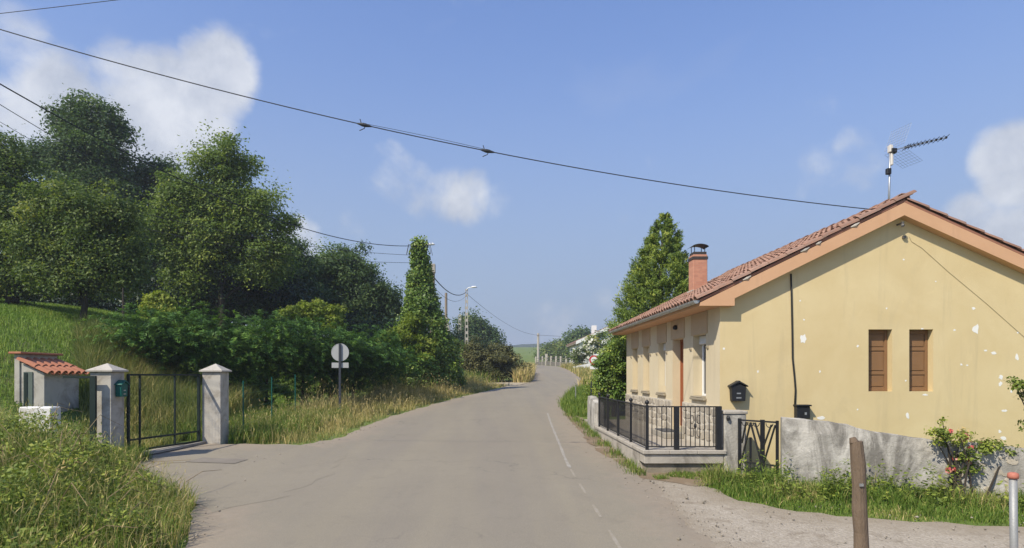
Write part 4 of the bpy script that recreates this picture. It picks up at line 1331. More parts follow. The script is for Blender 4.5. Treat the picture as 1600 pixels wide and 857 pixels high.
WIREM = plain('overhead_cable', (.03, .032, .036), .6, .2, 5, .05)
def cable(label, a, b, sag, r=.014, n=48, extra=None):
    a, b = Vector(a), Vector(b)
    pts = []
    for k in range(n + 1):
        s = k / n
        p = a.lerp(b, s)
        p.z -= 4 * sag * s * (1 - s)
        pts.append(p)
    o = MB().tube(pts, r, 6).build('overhead_cable', WIREM)
    tag(o, label, 'cable')
    return o, pts
ca, cp = cable('thick twisted cable crossing the sky down to the house ridge', (-14, 10, 9.9), (7.46, 12.05, 5.56), .706, .0095)
cable('thin wire lashed along the middle of the thick cable', cp[26] + Vector((0, .02, .03)), cp[31] + Vector((0, .02, .03)), -.015, .004, 10)
for k in (26, 31):
    p, q = cp[k], cp[k + 1]
    d = (q - p).normalized()
    MB().tube([p - d * .10, p, p + d * .05, p + d * .16], [.012, .035, .035, .012], 7).build('splice', WIREM, ca)
    MB().tube([p + Vector((.05, 0, 0)), p + Vector((.03, 0, -.07)), p + Vector((-.06, 0, -.11))], .008, 5).build('splice_tail', WIREM, ca)
    MB().tube([p + Vector((-.02, 0, 0)), p + Vector((-.05, 0, .10))], .008, 5).build('splice_tail', WIREM, ca)
cable('heavy cable running over the left trees to the ivy pole', (-13, 9, 10.16), (IVX, 33, 9.28), 1.69, .017)
cable('second wire below the heavy cable over the left trees', (-13.2, 8.6, 10.15), (-14.8, 29, 10.25), .3, .012)
cable('lowest thin wire at the left edge above the leftmost tree', (-13.2, 8.6, 9.75), (-15.2, 29.4, 9.85), .3, .008)
cable('thin telephone wire reaching the ivy pole from the left', (-22, 24, 11.2), (IVX - .05, 33, 8.75), .9, .010)
cable('lower telephone wire under the other one at the ivy pole', (-22, 26, 10.6), (IVX - .05, 33, 8.35), .9, .010)
cable('thin wire across the top left corner of the sky', (-14, 12, 8.94), (-3, 12, 10.22), .05, .007)
cable('slack black cable from the square topped pole to the lamp pole', (t5.x + .1, 35.5, t5.z - .75), (t1.x, 55, t1.z - .25), .62, .03)
cable('thinner wire below the slack cable to the lamp pole', (t5.x + .1, 35.5, t5.z - 1.3), (t1.x, 55, t1.z - .55), .7, .012)
cable('faint distant wire from the lamp pole to the end pole', (t1.x, 55, t1.z - .4), (t4.x, 102, t4.z - .3), .9, .016)
cable('faint distant wire from the end pole towards the white house', (t4.x, 102, t4.z - .3), (30, 104, t4.z + .6), .6, .018)
cable('thin wire joining the ivy pole top to the square pole', (IVX + .05, 33, 9.2), (t5.x - .1, 35.4, t5.z - .5), .25, .012, 12)

# ================================================================== FAR HOUSE AND FENCE
FY = 95.0
e0 = px(901, 534, FY)
fh = thing('white_house', 'distant white house with a brown tiled roof and pale bargeboard', 'house', (e0.x, FY, gz(e0.x, FY)))
WW = plain('white_house_wall', (.72, .71, .68), .9, .06, 1, .1)
FRT = plain('brown_roof_tile', (.24, .15, .115), .9, .3, 1.2, .8, 6)
x0, xr, x1 = e0.x + .5, e0.x + 7.2, e0.x + 13.5
zE, zRr = e0.z, e0.z + 7.2 * .43
yb_ = FY + 13
gb_ = gz(x0, FY) - .3
MB().prism(xz([(x0, gb_), (x1, gb_), (x1, zE), (xr, zRr - .25), (x0, zE)], FY + .5), (0, 12.2, 0)).build('wall', WW, fh)
rf = MB().prism(xz([(x0 - .55, zE - .1), (xr, zRr + .05), (x1 + .5, zE - .1), (x1 + .5, zE + .12), (xr, zRr + .3), (x0 - .55, zE + .12)], FY + .06), (0, 13, 0)).build('roof', FRT, fh)
m = MB()
m.prism(xz([(x0 - .6, zE - .45), (xr, zRr - .28), (x1 + .55, zE - .45), (x1 + .55, zE + .05), (xr, zRr + .22), (x0 - .6, zE + .05)], FY - .1), (0, .15, 0))
m.build('bargeboard', WHITEP, rf)
MB().box(x0 - .55, x0 - .02, FY + .1, yb_, zE - .32, zE - .14).build('eave', PWOOD, rf)
chx = px(928, 512, FY + 3)
MB().box(chx.x - .35, chx.x + .35, FY + 2.6, FY + 3.4, zE, chx.z + .3).build('chimney', WHITEP, rf)
for y in (FY + 2.4, FY + 6.5, FY + 10.0):
    wo = MB().box(x0 - .03, x0 - .002, y - .7, y + .7, zE - 2.2, zE - .7).build('window', SPOST, fh)
    MB().box(x0 - .05, x0 - .031, y - .05, y + .05, zE - 2.2, zE - .7).build('frame', WHITEP, wo)
for xx in (x0 + 2.0, x0 + 5.0):
    wo = MB().box(xx - .6, xx + .6, FY + .47, FY + .498, zE - 1.9, zE - .5).build('window', SPOST, fh)
    MB().box(xx - .05, xx + .05, FY + .45, FY + .469, zE - 1.9, zE - .5).build('frame', WHITEP, wo)

ff = thing('post_fence', 'row of pale concrete fence posts along the far bend', 'fence', (10.9, 86, gz(10.9, 86)))
fpx = [(893, 86), (884.6, 87.5), (876, 89.5), (868.7, 91), (861, 93.5), (853.6, 96), (847.5, 98.5), (837, 101)]
pts = []
for i, (x, Y) in enumerate(fpx):
    X = (x - CX) * Y / F
    pts.append((X, Y))
    w = .11 if i != 5 else .19
    h = 1.45 if i != 5 else 1.75
    MB().box(X - w, X + w, Y - w, Y + w, gz(X, Y) - .2, gz(X, Y) + h).build('post', plain('pale_post', (.46, .42, .35), .9, .12) if i == 0 else bpy.data.materials['pale_post'], ff)
DARKW = plain('dark_fence_infill', (.16, .145, .125), .95, .3, 2, .5)
for (a, b) in zip(pts[:-1], pts[1:]):
    MB().bar((a[0], a[1] + .05, gz(*a) + .25), (b[0], b[1] + .05, gz(*b) + .25), .18, .7).build('low_wall', DARKW, ff)
    for h in (.8, 1.15):
        MB().bar((a[0], a[1] + .05, gz(*a) + h), (b[0], b[1] + .05, gz(*b) + h), .06, .06).build('rail', DARKW, ff)
q = px(908, 572, 66)
m = MB().prism([(q.x - .8, 66, gz(q.x, 66) - .1), (q.x + 1.0, 66, gz(q.x, 66) - .1), (q.x + 1.0, 66, gz(q.x, 66) + .9), (q.x - .8, 66, gz(q.x, 66) + .55)], (0, .4, 0)).build('white_ramp_wall', WW, None)
tag(m, 'white sloping wall end beside the far roadside', 'wall')

# ================================================================== PLANTS
def unit(v):
    return v / np.maximum(np.linalg.norm(v, axis=1, keepdims=True), 1e-9)

def cards(P, N, D, L, W, tint, fold=.12):
    """one leaf shaped quad for each point"""
    N = unit(N)
    D = unit(D - N * np.sum(D * N, 1, keepdims=True))
    S = np.cross(D, N)
    n = len(P)
    L = np.broadcast_to(L, n)[:, None]
    W = np.broadcast_to(W, n)[:, None]
    V = np.stack([P - D * L * .5, P + S * W * .5 - N * fold * W - D * L * .06, P + D * L * .5 - N * fold * L * .5, P - S * W * .5 - N * fold * W - D * L * .06], 1).reshape(-1, 3)
    T = np.arange(n * 4).reshape(n, 4)
    return V, T, np.repeat(np.clip(tint, 0, 1), 4)

def clumps_in(lobes, n, rng, inward=.42, rough=.2):
    L = np.array(lobes, float)
    w = (L[:, 3] * L[:, 4] * L[:, 5]) ** .72
    li = rng.choice(len(L), n, p=w / w.sum())
    d = unit(rng.normal(size=(n, 3)))
    r = rng.random(n) ** inward
    ph = li * 1.9
    r *= 1 + rough * (np.sin(d[:, 0] * 5 + ph) + np.sin(d[:, 1] * 6 + 2 * ph) + np.sin(d[:, 2] * 7 + 3 * ph) + .8 * np.sin(d[:, 0] * 13 + d[:, 2] * 11 + ph)) / 1.7
    return L[li, :3] + d * r[:, None] * L[li, 3:6], d

def lumps(C, Dr, per, leaf, rad, rng, base=.42, spread=.2, jit=.1, aspect=.55, flat=.55):
    """leaf domes: each clump is a separate cushion with gaps of shade around it"""
    n = len(C)
    sz = rng.uniform(.55, 1.3, n)
    k = np.maximum(4, (per * sz ** 2).astype(int))
    i = np.repeat(np.arange(n), k)
    m = len(i)
    q = unit(rng.normal(size=(m, 3)) + np.array([0, 0, .55]))
    r = rng.random(m) ** .35
    stray = rng.random(m) < .06
    r = np.where(stray, r * 1.25, r)
    P = C[i] + q * (r * (rad * sz)[i])[:, None] * np.array([1, 1, flat]) + rng.normal(size=(m, 3)) * leaf * .4
    N = q * .7 + np.array([0, 0, .55]) + rng.normal(size=(m, 3)) * .42
    D = rng.normal(size=(m, 3)) + q * .7 - np.array([0, 0, .35])
    L = leaf * rng.uniform(.6, 1.35, m)
    return cards(P, N, D, L, L * aspect, rng.normal(base, spread, n)[i] + rng.normal(0, jit, m))

def foliage(C, Dr, per, leaf, rad, rng, flat=.6, base=.42, spread=.19, jit=.12, aspect=.55, up=.55, droop=.3):
    n = len(C)
    k = rng.poisson(per, n) + 1
    i = np.repeat(np.arange(n), k)
    m = len(i)
    cr = (rad * rng.uniform(.6, 1.35, n))[i][:, None]
    off = np.clip(rng.normal(size=(m, 3)) * .55, -.95, .95)
    P = C[i] + off * cr * np.array([1, 1, flat])
    N = Dr[i] * .45 + np.array([0, 0, up]) + rng.normal(size=(m, 3)) * .5
    D = rng.normal(size=(m, 3)) + Dr[i] * .6 - np.array([0, 0, droop])
    ct = rng.normal(base, spread, n)[i]
    L = leaf * rng.uniform(.65, 1.35, m)
    return cards(P, N, D, L, L * aspect, ct + rng.normal(0, jit, m))

def join(parts):
    V, T, A, b = [], [], [], 0
    for (v, t, a) in parts:
        V.append(v)
        T.append(t + b)
        A.append(a)
        b += len(v)
    return np.vstack(V), np.vstack(T), np.concatenate(A)

def put_leaves(name, data, mat, parent=None):
    V, T, A = data
    o0 = np.array(wpos(parent)) if parent else np.zeros(3)
    return link(name, mesh_np(name, V - o0, T, mat, tint=A), parent, tuple(o0))

def lobe(x, y, rx, ry, Y, dep=None):
    p = px(x, y, Y)
    k = Y / F * (.90 if rx > 16 else 1.0)
    return (p.x, p.y, p.z, rx * k, (dep if dep else (rx + ry) / 2 * k), ry * k)

def tree(name, label, base, Y, lobes, mat, n=620, per=62, leaf=.17, rad=.55, trunk=.17, seed=1, group=None, base_t=.42, inward=.42, limbs=16, cat='tree', rough=.32, lean=0.0):
    rng = np.random.default_rng(seed)
    bx = (base - CX) * Y / F
    bz = gz(bx, Y)
    r = thing(name, label, cat, (bx, Y, bz), group)
    L = [lobe(*l, Y) if len(l) == 4 else lobe(l[0], l[1], l[2], l[3], Y + l[4]) for l in lobes]
    C, D = clumps_in(L, int(n * .40), rng, inward * .8, rough)
    keep = C[:, 2] > ground(C[:, 0], C[:, 1]) + .15
    C, D = C[keep], D[keep]
    LA = np.array(L)
    cen = LA[:, :3].mean(0)
    top = LA[:, 2].max()
    out = unit(C - cen) * .6 + D * .6
    C2, D2 = clumps_in(L, int(n * .9), rng, inward, rough)
    put_leaves('crown', join([lumps(C, out, per * 2.5, leaf * .74, rad * 1.12, rng, base=base_t, spread=.15), foliage(C2, D2, per * .8, leaf * .72, rad * 1.15, rng, flat=.8, base=base_t, spread=.14)]), mat, r)
    # tapered trunk and limbs
    mb = MB()
    end = Vector((cen[0], cen[1], bz + (top - bz) * .8))
    b0 = Vector((bx, Y, bz - .25))
    pts, rad_ = [], []
    for k in range(9):
        f = k / 8
        p = b0.lerp(end, f) + Vector((math.sin(k * 1.3 + seed) * .09, math.cos(k * 1.7 + seed) * .09, 0)) * (f > 0)
        pts.append(p)
        rad_.append(trunk * (1.25 if k == 0 else 1) * (1 - .82 * f))
    mb.tube(pts, rad_, 9)
    mb.build('trunk', G['bark'], r, smooth=True)
    mb = MB()
    ids = rng.choice(len(C), min(limbs, len(C)), replace=False)
    for i in ids:
        q = Vector(C[i])
        f = float(np.clip((q.z - bz) / (end.z - bz) * .75 - .06, .22, .9))
        s = b0.lerp(end, f)
        m = (s + q) / 2 + Vector((0, 0, .14 * (q - s).length))
        r0 = trunk * (1 - .82 * f) * .55
        mb.tube([s, s.lerp(m, .55), m, m.lerp(q, .55), q], [r0, r0 * .8, r0 * .6, r0 * .4, r0 * .15], 6)
    mb.build('branches', G['bark'], r, smooth=True)
    return r

# ---- trees on the bank
tree('leafy_tree', 'leafy tree at the left edge with a thick trunk on the bank', 22, 26, [(15, 335, 70, 75), (-45, 300, 70, 80), (70, 410, 55, 42), (-15, 430, 65, 40), (40, 440, 40, 22), (5, 250, 34, 36), (60, 350, 45, 45), (-30, 225, 30, 24)], G['leaf_mid'], n=640, per=66, leaf=.19, rad=.55, trunk=.24, seed=3, base_t=.44)
tree('small_leafy_tree', 'smaller leafy tree with a thin trunk on the grassy bank', 131, 24, [(135, 345, 62, 56), (105, 415, 62, 42), (172, 405, 50, 50), (95, 320, 42, 40), (190, 345, 30, 36), (130, 440, 50, 24), (85, 430, 44, 24), (195, 430, 34, 30), (60, 380, 40, 40)], G['leaf_mid'], n=560, per=64, leaf=.17, rad=.48, trunk=.14, seed=4, base_t=.5)
tree('tall_tree', 'tall dark tree with a ragged crown, highest at the left', 150, 40, [(138, 205, 40, 48), (120, 260, 66, 50), (172, 262, 36, 62), (62, 245, 40, 22), (140, 330, 78, 70), (150, 410, 80, 55), (100, 190, 24, 26), (178, 205, 20, 30), (143, 172, 15, 22), (112, 178, 12, 18), (172, 188, 10, 22), (125, 160, 8, 12)], G['leaf_dark'], n=820, per=62, leaf=.26, rad=.72, trunk=.32, seed=5, base_t=.45, rough=.36)
tree('broadleaf_tree', 'large light green tree with clumped crown above the hedge', 345, 33, [(352, 262, 48, 48), (325, 325, 74, 48), (400, 335, 48, 54), (285, 300, 38, 40), (340, 385, 74, 44), (425, 395, 40, 40), (260, 350, 36, 36), (300, 440, 40, 22), (445, 350, 20, 11), (300, 405, 40, 26), (410, 425, 44, 24)], G['leaf_light'], n=860, per=64, leaf=.21, rad=.62, trunk=.21, seed=6, base_t=.40, rough=.36)
tree('dark_tree', 'dark tree filling the gap left of the large light green tree', 248, 43, [(230, 305, 42, 50), (240, 380, 55, 72), (300, 410, 70, 70), (255, 270, 24, 24), (205, 400, 45, 60)], G['leaf_dark'], n=640, per=60, leaf=.28, rad=.8, trunk=.3, seed=7, base_t=.4)
tree('dark_tree', 'dark narrow tree just left of the broad round tree', 455, 39, [(455, 430, 42, 46), (480, 470, 40, 40), (430, 470, 40, 40), (462, 395, 18, 18)], G['leaf_dark'], n=360, per=60, leaf=.24, rad=.66, trunk=.2, seed=8, base_t=.42)
tree('round_tree', 'broad round dark green tree behind the hedge', 546, 42, [(545, 432, 54, 38), (508, 420, 36, 34), (580, 458, 36, 36), (540, 485, 72, 36), (610, 478, 20, 26), (535, 405, 26, 18), (490, 465, 34, 40)], G['leaf_dark'], n=700, per=64, leaf=.25, rad=.66, trunk=.27, seed=9, base_t=.56, rough=.24)
tree('far_round_tree', 'distant bushy tree behind the lamp pole', 742, 88, [(738, 510, 18, 26), (756, 524, 18, 18), (735, 535, 26, 20), (765, 540, 16, 16)], G['leaf_dark'], n=240, per=42, leaf=.5, rad=1.2, trunk=.35, seed=10, base_t=.5, limbs=8)
for k, (x, y, rx, ry, Y, lab) in enumerate(((872, 546, 15, 11, 165, 'far hedgerow tree left of the white house'), (888, 543, 14, 9, 160, 'far hedgerow tree touching the white house roof'), (858, 550, 12, 8, 175, 'lowest far hedgerow tree right of the end pole'), (905, 527, 13, 11, 135, 'dark tree rising behind the white house roof'))):
    tree('hedgerow_tree', lab, x, Y, [(x, y, rx, ry), (x + rx * .6, y + 4, rx * .7, ry * .8), (x - rx * .6, y + 5, rx * .7, ry * .7), (x, y + 14, rx, ry)], G['leaf_mid'] if k != 3 else G['leaf_dark'], n=130, per=36, leaf=.8, rad=1.8, trunk=.4, seed=20 + k, base_t=.6, limbs=5, group='far hedgerow trees')

rng = np.random.default_rng(31)
# undergrowth behind the hedge and under the trees; canopy shade painted as leaf colour
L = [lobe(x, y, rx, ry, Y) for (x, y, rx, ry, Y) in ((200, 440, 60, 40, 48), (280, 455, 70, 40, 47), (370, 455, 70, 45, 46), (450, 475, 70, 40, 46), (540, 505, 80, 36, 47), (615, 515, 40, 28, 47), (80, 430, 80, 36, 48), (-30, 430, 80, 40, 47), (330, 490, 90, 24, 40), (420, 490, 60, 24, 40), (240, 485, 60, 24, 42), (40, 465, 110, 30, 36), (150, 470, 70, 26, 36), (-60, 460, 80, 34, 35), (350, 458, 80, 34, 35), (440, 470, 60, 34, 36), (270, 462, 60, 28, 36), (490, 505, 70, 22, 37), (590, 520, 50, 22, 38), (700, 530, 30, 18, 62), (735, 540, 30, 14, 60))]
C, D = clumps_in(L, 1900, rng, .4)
put_leaves('undergrowth', foliage(C, D, 64, .22, .9, rng, base=.35), G['leaf_shade_tone'])
tag(bpy.data.objects['undergrowth'], 'undergrowth behind the trees with shade painted into its dark leaves', 'undergrowth', kind='stuff')

# ---- clipped-out-of-shape hedge
def hedge_lobes():
    out = []
    P = catmull([(-12.1, 20.4, 4.4), (-10.6, 20.6, 4.8), (-8.5, 22.0, 4.8), (-6.7, 24.8, 4.65), (-5.4, 27.3, 4.45), (-4.65, 29.2, 3.9)], .7)
    for i, (x, y, zt) in enumerate(P):
        g = gz(x, y)
        zt = zt - .25 + .18 * math.sin(i * 1.1) + .12 * math.sin(i * 2.7)
        out.append((x + .15, y - .35, g + (zt - g) * .74, 1.5, 1.5, (zt - g) * .28))
        out.append((x - .6, y + .5, g + (zt - g) * .36, .9, .9, (zt - g) * .36))
        out.append((x - .1, y - .05, g + (zt - g) * .55, 1.2, 1.2, (zt - g) * .26))
    return out
def sprays(C, D, per, rng, ln=.75):
    """feathery conifer sprays that arch outwards and droop at the tip"""
    n = len(C)
    A = unit(D * np.array([1, 1, .45]) + rng.normal(size=(n, 3)) * .35 + np.array([0, 0, .25]))
    S = unit(np.cross(A, np.array([0, 0, 1.0])) + 1e-6)
    i = np.repeat(np.arange(n), per)
    m = len(i)
    t_ = rng.random(m)[:, None]
    l = (ln * rng.uniform(.6, 1.3, n))[i][:, None]
    sd = rng.choice([-1, 1], m)[:, None]
    w = .20 * l * (1.05 - t_) * rng.random((m, 1))
    P = C[i] + A[i] * (t_ - .5) * l + S[i] * sd * w - np.array([0, 0, 1.0]) * (.35 * l * t_ ** 2 + .3 * w) + rng.normal(size=(m, 3)) * .03
    Dl = A[i] + S[i] * sd * .8 - np.array([0, 0, .55]) * t_ + rng.normal(size=(m, 3)) * .2
    Nl = np.array([0, 0, 1.0]) + D[i] * .35 + rng.normal(size=(m, 3)) * .3
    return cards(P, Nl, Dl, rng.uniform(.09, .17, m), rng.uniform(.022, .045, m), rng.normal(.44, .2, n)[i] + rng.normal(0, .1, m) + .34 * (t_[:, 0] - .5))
rng = np.random.default_rng(41)
hd = thing('hedge', 'tall dark shaggy conifer hedge behind the round sign', 'hedge', (-7.4, 22.5, gz(-7.4, 22.5)))
HL = hedge_lobes()
C, D = clumps_in(HL, 3300, rng, .22, .2)
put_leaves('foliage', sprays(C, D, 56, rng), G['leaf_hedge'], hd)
mb = MB()
for k, (x, y, z, a, b, c_) in enumerate(HL[1::6]):
    g = gz(x, y)
    mb.tube([(x, y, g - .2), (x + .05, y, g + 1.3), (x, y + .05, g + 2.5)], [.07, .05, .02], 6)
tag(mb.build('stems', G['bark'], hd), kind='stuff')

def shrub(name, label, Y, lobes, mat, n, per, leaf, rad, seed, base_t=.5, cat='shrub', aspect=.5, inward=.4):
    rng = np.random.default_rng(seed)
    L = [lobe(*l, Y) if len(l) == 4 else lobe(l[0], l[1], l[2], l[3], Y + l[4]) for l in lobes]
    x, y = L[0][0], L[0][1]
    r = thing(name, label, cat, (x, y, gz(x, y)))
    C, D = clumps_in(L, int(n * .55), rng, inward * .8, .22)
    kp = C[:, 2] > ground(C[:, 0], C[:, 1]) + .03
    C, D = C[kp], D[kp]
    put_leaves('foliage', lumps(C, D, per * 2.6, leaf * .8, rad * 1.2, rng, base=base_t, aspect=aspect), mat, r)
    mb = MB()
    for i in rng.choice(len(C), min(14, len(C)), replace=False):
        q = Vector(C[i])
        b0 = Vector((x + rng.normal() * .15, y + rng.normal() * .15, gz(x, y) - .1))
        mb.tube([b0, b0.lerp(q, .5) + Vector((0, 0, .15)), q], [.02, .013, .005], 5)
    tag(mb.build('stems', G['bark'], r), kind='stuff')
    return r
shrub('young_lime_shrub', 'small bright lime green shrub on the bank above the hedge', 22.6, [(250, 472, 22, 16), (238, 484, 15, 12), (264, 484, 15, 12)], G['leaf_lime'], 110, 44, .13, .2, 51, .75)
shrub('yellow_shrub', 'pale yellowish shrub poking over the hedge before the round tree', 31, [(500, 488, 40, 15), (452, 492, 20, 9), (520, 505, 28, 16), (480, 478, 15, 8)], G['leaf_lime'], 120, 34, .20, .26, 52, .45)
shrub('lime_bramble', 'yellow green leafy shrub at the left foot of the ivy column', 31.5, [(628, 528, 26, 26), (645, 505, 20, 22), (612, 545, 16, 18), (655, 545, 24, 24)], G['leaf_lime'], 200, 44, .2, .28, 53, .3)
shrub('olive_bush', 'dark olive bush at the left of the far bend', 46, [(770, 568, 34, 32), (800, 576, 22, 26), (745, 552, 24, 22), (730, 560, 18, 28), (812, 590, 12, 14), (790, 552, 22, 14), (765, 590, 26, 14)], G['leaf_olive'], 420, 46, .22, .42, 54, .42)
shrub('grey_shrub', 'grey green shrub in front of the leaning strut', 50, [(705, 545, 22, 14), (722, 552, 22, 16), (690, 552, 14, 12)], G['leaf_lime'], 150, 40, .22, .4, 55, .15)
shrub('evergreen_shrub', 'dense bright green shrub at the far corner of the ochre house', 21.9, [(955, 575, 22, 36), (948, 600, 16, 22), (968, 560, 18, 34), (940, 570, 10, 26), (962, 610, 16, 18), (970, 530, 14, 22)], G['leaf_ivy'], 330, 52, .12, .22, 56, .55)
shrub('blossom_shrub', 'pale flowering shrub before the distant white house', 75, [(912, 552, 14, 12), (925, 540, 12, 12), (902, 560, 9, 8), (935, 535, 10, 14)], G['leaf_mid'], 110, 34, .38, .55, 57, .6)
bl = bpy.data.objects['blossom_shrub']
rng = np.random.default_rng(58)
C, D = clumps_in([lobe(912, 550, 14, 12, 74.4), lobe(926, 540, 12, 12, 74.4)], 60, rng, .3)
put_leaves('blossom', foliage(C, D, 5, .35, .4, rng, aspect=.9), G['bloom'], bl)

# ---- cypress behind the house
rng = np.random.default_rng(61)
CXT, CYT = 6.35, 23.8
ct = thing('conifer_tree', 'tall conical evergreen rising behind the ochre house', 'tree', (CXT, CYT, gz(CXT, CYT)))
zt_, zb_ = 8.62, gz(CXT, CYT) + .2
n = 2300
f = 1 - rng.random(n) ** .62
f = np.clip(f, .0, .985)
az = rng.random(n) * 2 * math.pi
R = 2.38 * (1 - f) ** .74 * (1 + .14 * np.sin(az * 3 + f * 9) + .11 * np.sin(az * 6 - f * 31)) * (.5 + .5 * rng.random(n) ** .4)
C = np.stack([CXT + .28 * f + R * np.cos(az), CYT + R * np.sin(az), zb_ + (zt_ - zb_) * f], 1)
D = np.stack([np.cos(az) * .8, np.sin(az) * .8, .65 + 0 * az], 1)
i = np.repeat(np.arange(n), 60)
m = len(i)
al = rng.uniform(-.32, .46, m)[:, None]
P = C[i] + D[i] * al * (.12 + .88 * (1 - f[i][:, None]) ** .6) + rng.normal(size=(m, 3)) * (.03 + .06 * (1 - f[i][:, None]))
Dl = D[i] + rng.normal(size=(m, 3)) * .45 + np.array([0, 0, .3])
Nl = rng.normal(size=(m, 3)) + np.array([0, 0, .5]) + D[i] * .4
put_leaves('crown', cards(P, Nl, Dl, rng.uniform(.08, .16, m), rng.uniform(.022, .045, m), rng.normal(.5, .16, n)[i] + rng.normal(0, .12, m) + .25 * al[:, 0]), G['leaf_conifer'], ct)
MB().tube([(CXT, CYT, zb_ - .5), (CXT + .1, CYT, zb_ + 3), (CXT + .25, CYT, zt_ - .6)], [.2, .13, .03], 9).build('trunk', G['bark'], ct)

# ---- ivy on the pole
rng = np.random.default_rng(71)
n = 900
zt_, zb_ = iv.z + .1, gz(IVX, 33) + .1
f = 1 - rng.random(n) ** .72
az = rng.random(n) * 2 * math.pi
prof = np.interp(f, [0, .12, .3, .5, .7, .85, .92, 1], [1.85, 1.75, 1.45, 1.0, .48, .28, .20, .13])
R = prof * (1 + .16 * np.sin(az * 2 + f * 8) + .12 * np.sin(az * 5 - f * 19)) * (.6 + .4 * rng.random(n) ** .4)
C = np.stack([IVX + .25 * (1 - f) + R * np.cos(az), 33 + R * np.sin(az), zb_ + (zt_ - zb_) * f], 1)
D = np.stack([np.cos(az), np.sin(az), .25 + 0 * az], 1)
put_leaves('ivy', foliage(C, D, 72, .125, .30, rng, flat=.8, base=.5, aspect=.85, up=.25, droop=.5), G['leaf_ivy'], ivy_pole)
mb = MB()
for k in range(7):
    a = rng.random() * 6.28
    p0 = Vector((IVX + .3 * math.cos(a), 33 + .3 * math.sin(a), zt_ - .2 - rng.random() * .3))
    mb.tube([p0, p0 + Vector((.3 * math.cos(a), .3 * math.sin(a), .05)), p0 + Vector((.42 * math.cos(a), .42 * math.sin(a), -.5))], .012, 4)
mb.build('ivy_tendrils', G['bark'], ivy_pole)

# ---- grasses
def blades(P, H, W, lean, tint, rng):
    n = len(P)
    a = rng.random(n) * 2 * math.pi
    b = rng.random(n) * 2 * math.pi
    d = np.stack([np.cos(a), np.sin(a), 0 * a], 1)
    s = np.stack([np.cos(b), np.sin(b), 0 * b], 1)
    H = np.broadcast_to(H, n)[:, None]
    W = np.broadcast_to(W, n)[:, None]
    ln = np.broadcast_to(lean, n)[:, None] * rng.uniform(.2, 1.4, (n, 1))
    up = np.array([0, 0, 1.0])
    mid = P + up * H * .58 + d * H * ln * .28
    tip = P + up * H * (1 - ln * .35) + d * H * ln
    V = np.stack([P - s * W * .5, P + s * W * .5, mid - s * W * .38, mid + s * W * .38, tip], 1).reshape(-1, 3)
    o = np.arange(n)[:, None] * 5
    T = np.concatenate([o + np.array([[0, 1, 3]]), o + np.array([[0, 3, 2]]), o + np.array([[2, 3, 4]])], 0)
    return V, T, np.repeat(np.clip(tint, 0, 1), 5)

def seedheads(P, H, rng, tint):
    """nodding seed heads on stalks"""
    n = len(P)
    st = blades(P, H, .006, .25, tint, rng)
    tip = st[0].reshape(n, 5, 3)[:, 4]
    V, T, A = [], [], []
    D = rng.normal(size=(n, 3)) * .3 + np.array([0, 0, 1.0])
    N = rng.normal(size=(n, 3))
    v, t, a = cards(tip, N, D, rng.uniform(.06, .13, n), rng.uniform(.007, .014, n) * (1 + .04 * np.clip(P[:, 1] - 10, 0, 40)), tint)
    t3 = np.concatenate([t[:, [0, 1, 2]], t[:, [0, 2, 3]]], 0)
    return join([st, (v, t3, a)])

def scatter(n, x0, x1, y0, y1, mask, rng):
    x = rng.uniform(x0, x1, n)
    y = rng.uniform(y0, y1, n)
    k = mask(x, y)
    x, y = x[k], y[k]
    return np.stack([x, y, ground(x, y) - .05], 1)

EA = np.array(EDGES)
def xleft(y):
    return np.interp(y, E[:, 1][:int(nE * .9)], E[:, 0][:int(nE * .9)])
def xright(y):
    return np.interp(y, E[:, 3][:int(nE * .9)], E[:, 2][:int(nE * .9)])
rng = np.random.default_rng(81)
def stuff(name, data, mat, label, cat='grass'):
    o = put_leaves(name, data, mat)
    tag(o, label, cat, kind='stuff')

# left verge: tall, bleached by the road, greener behind
P = scatter(62000, -8, 2.4, 15.2, 44, lambda x, y: (x < xleft(y) - .02 - .25 * rng.random(len(x)) + .18 * wob(x * 4, y * 4)) & (x > xleft(y) - 3.0 - .04 * (y - 15)) & ~((y < 16) & (x < -6.6)) & ~((y > 40.2) & (x > -3.4) & (y < 44.6)), rng)
dist = xleft(P[:, 1]) - P[:, 0]
clump = .5 + .5 * wob(P[:, 0] * 1.7, P[:, 1] * 1.7)
patch = np.clip(.5 + .7 * wob(P[:, 0] * .9 + 1, P[:, 1] * .8), .1, 1.2)
H = (.10 + .50 * np.clip(dist / 1.5, 0, 1)) * rng.uniform(.35, 1.25, len(P)) * (.45 + .75 * patch) * (1 + .3 * sstep(19, 24, P[:, 1]))
dry = np.clip(.32 + .62 * clump + .012 * (P[:, 1] - 18) - .22 * (dist < .3), 0, 1) * rng.uniform(.35, 1.15, len(P))
k = rng.random(len(P)) < .22
stuff('verge_grass', join([blades(P, H, .011 + .0004 * P[:, 1], .8, dry, rng), seedheads(P[k], H[k] * 1.35 + .12, rng, dry[k] * .5 + .5)]), G['dry_grass'], 'tall bleached grass along the left verge')
# green growth near the gate post and behind the verge
P = scatter(13000, -8.5, -4.2, 15.1, 21, lambda x, y: (x < xleft(y) - .9 - .8 * rng.random(len(x))) & ~((y < 15.6) & (x < -6.6)), rng)
stuff('lush_grass', blades(P, rng.uniform(.2, .7, len(P)), .014, .8, rng.uniform(.15, .85, len(P)), rng), G['grass'], 'lush green grass between the gate post and the hedge')
P = scatter(26000, -9, .5, 31, 45, lambda x, y: (x < xleft(y) - 1.6 - 1.2 * rng.random(len(x))) & ~((y > 40.2) & (x > -3.4) & (y < 44.6)), rng)
stuff('knoll_grass', blades(P, rng.uniform(.5, 1.25, len(P)), .035, .4, rng.uniform(.1, .78, len(P)), rng), G['grass'], 'green grass on the knoll below the ivy column')
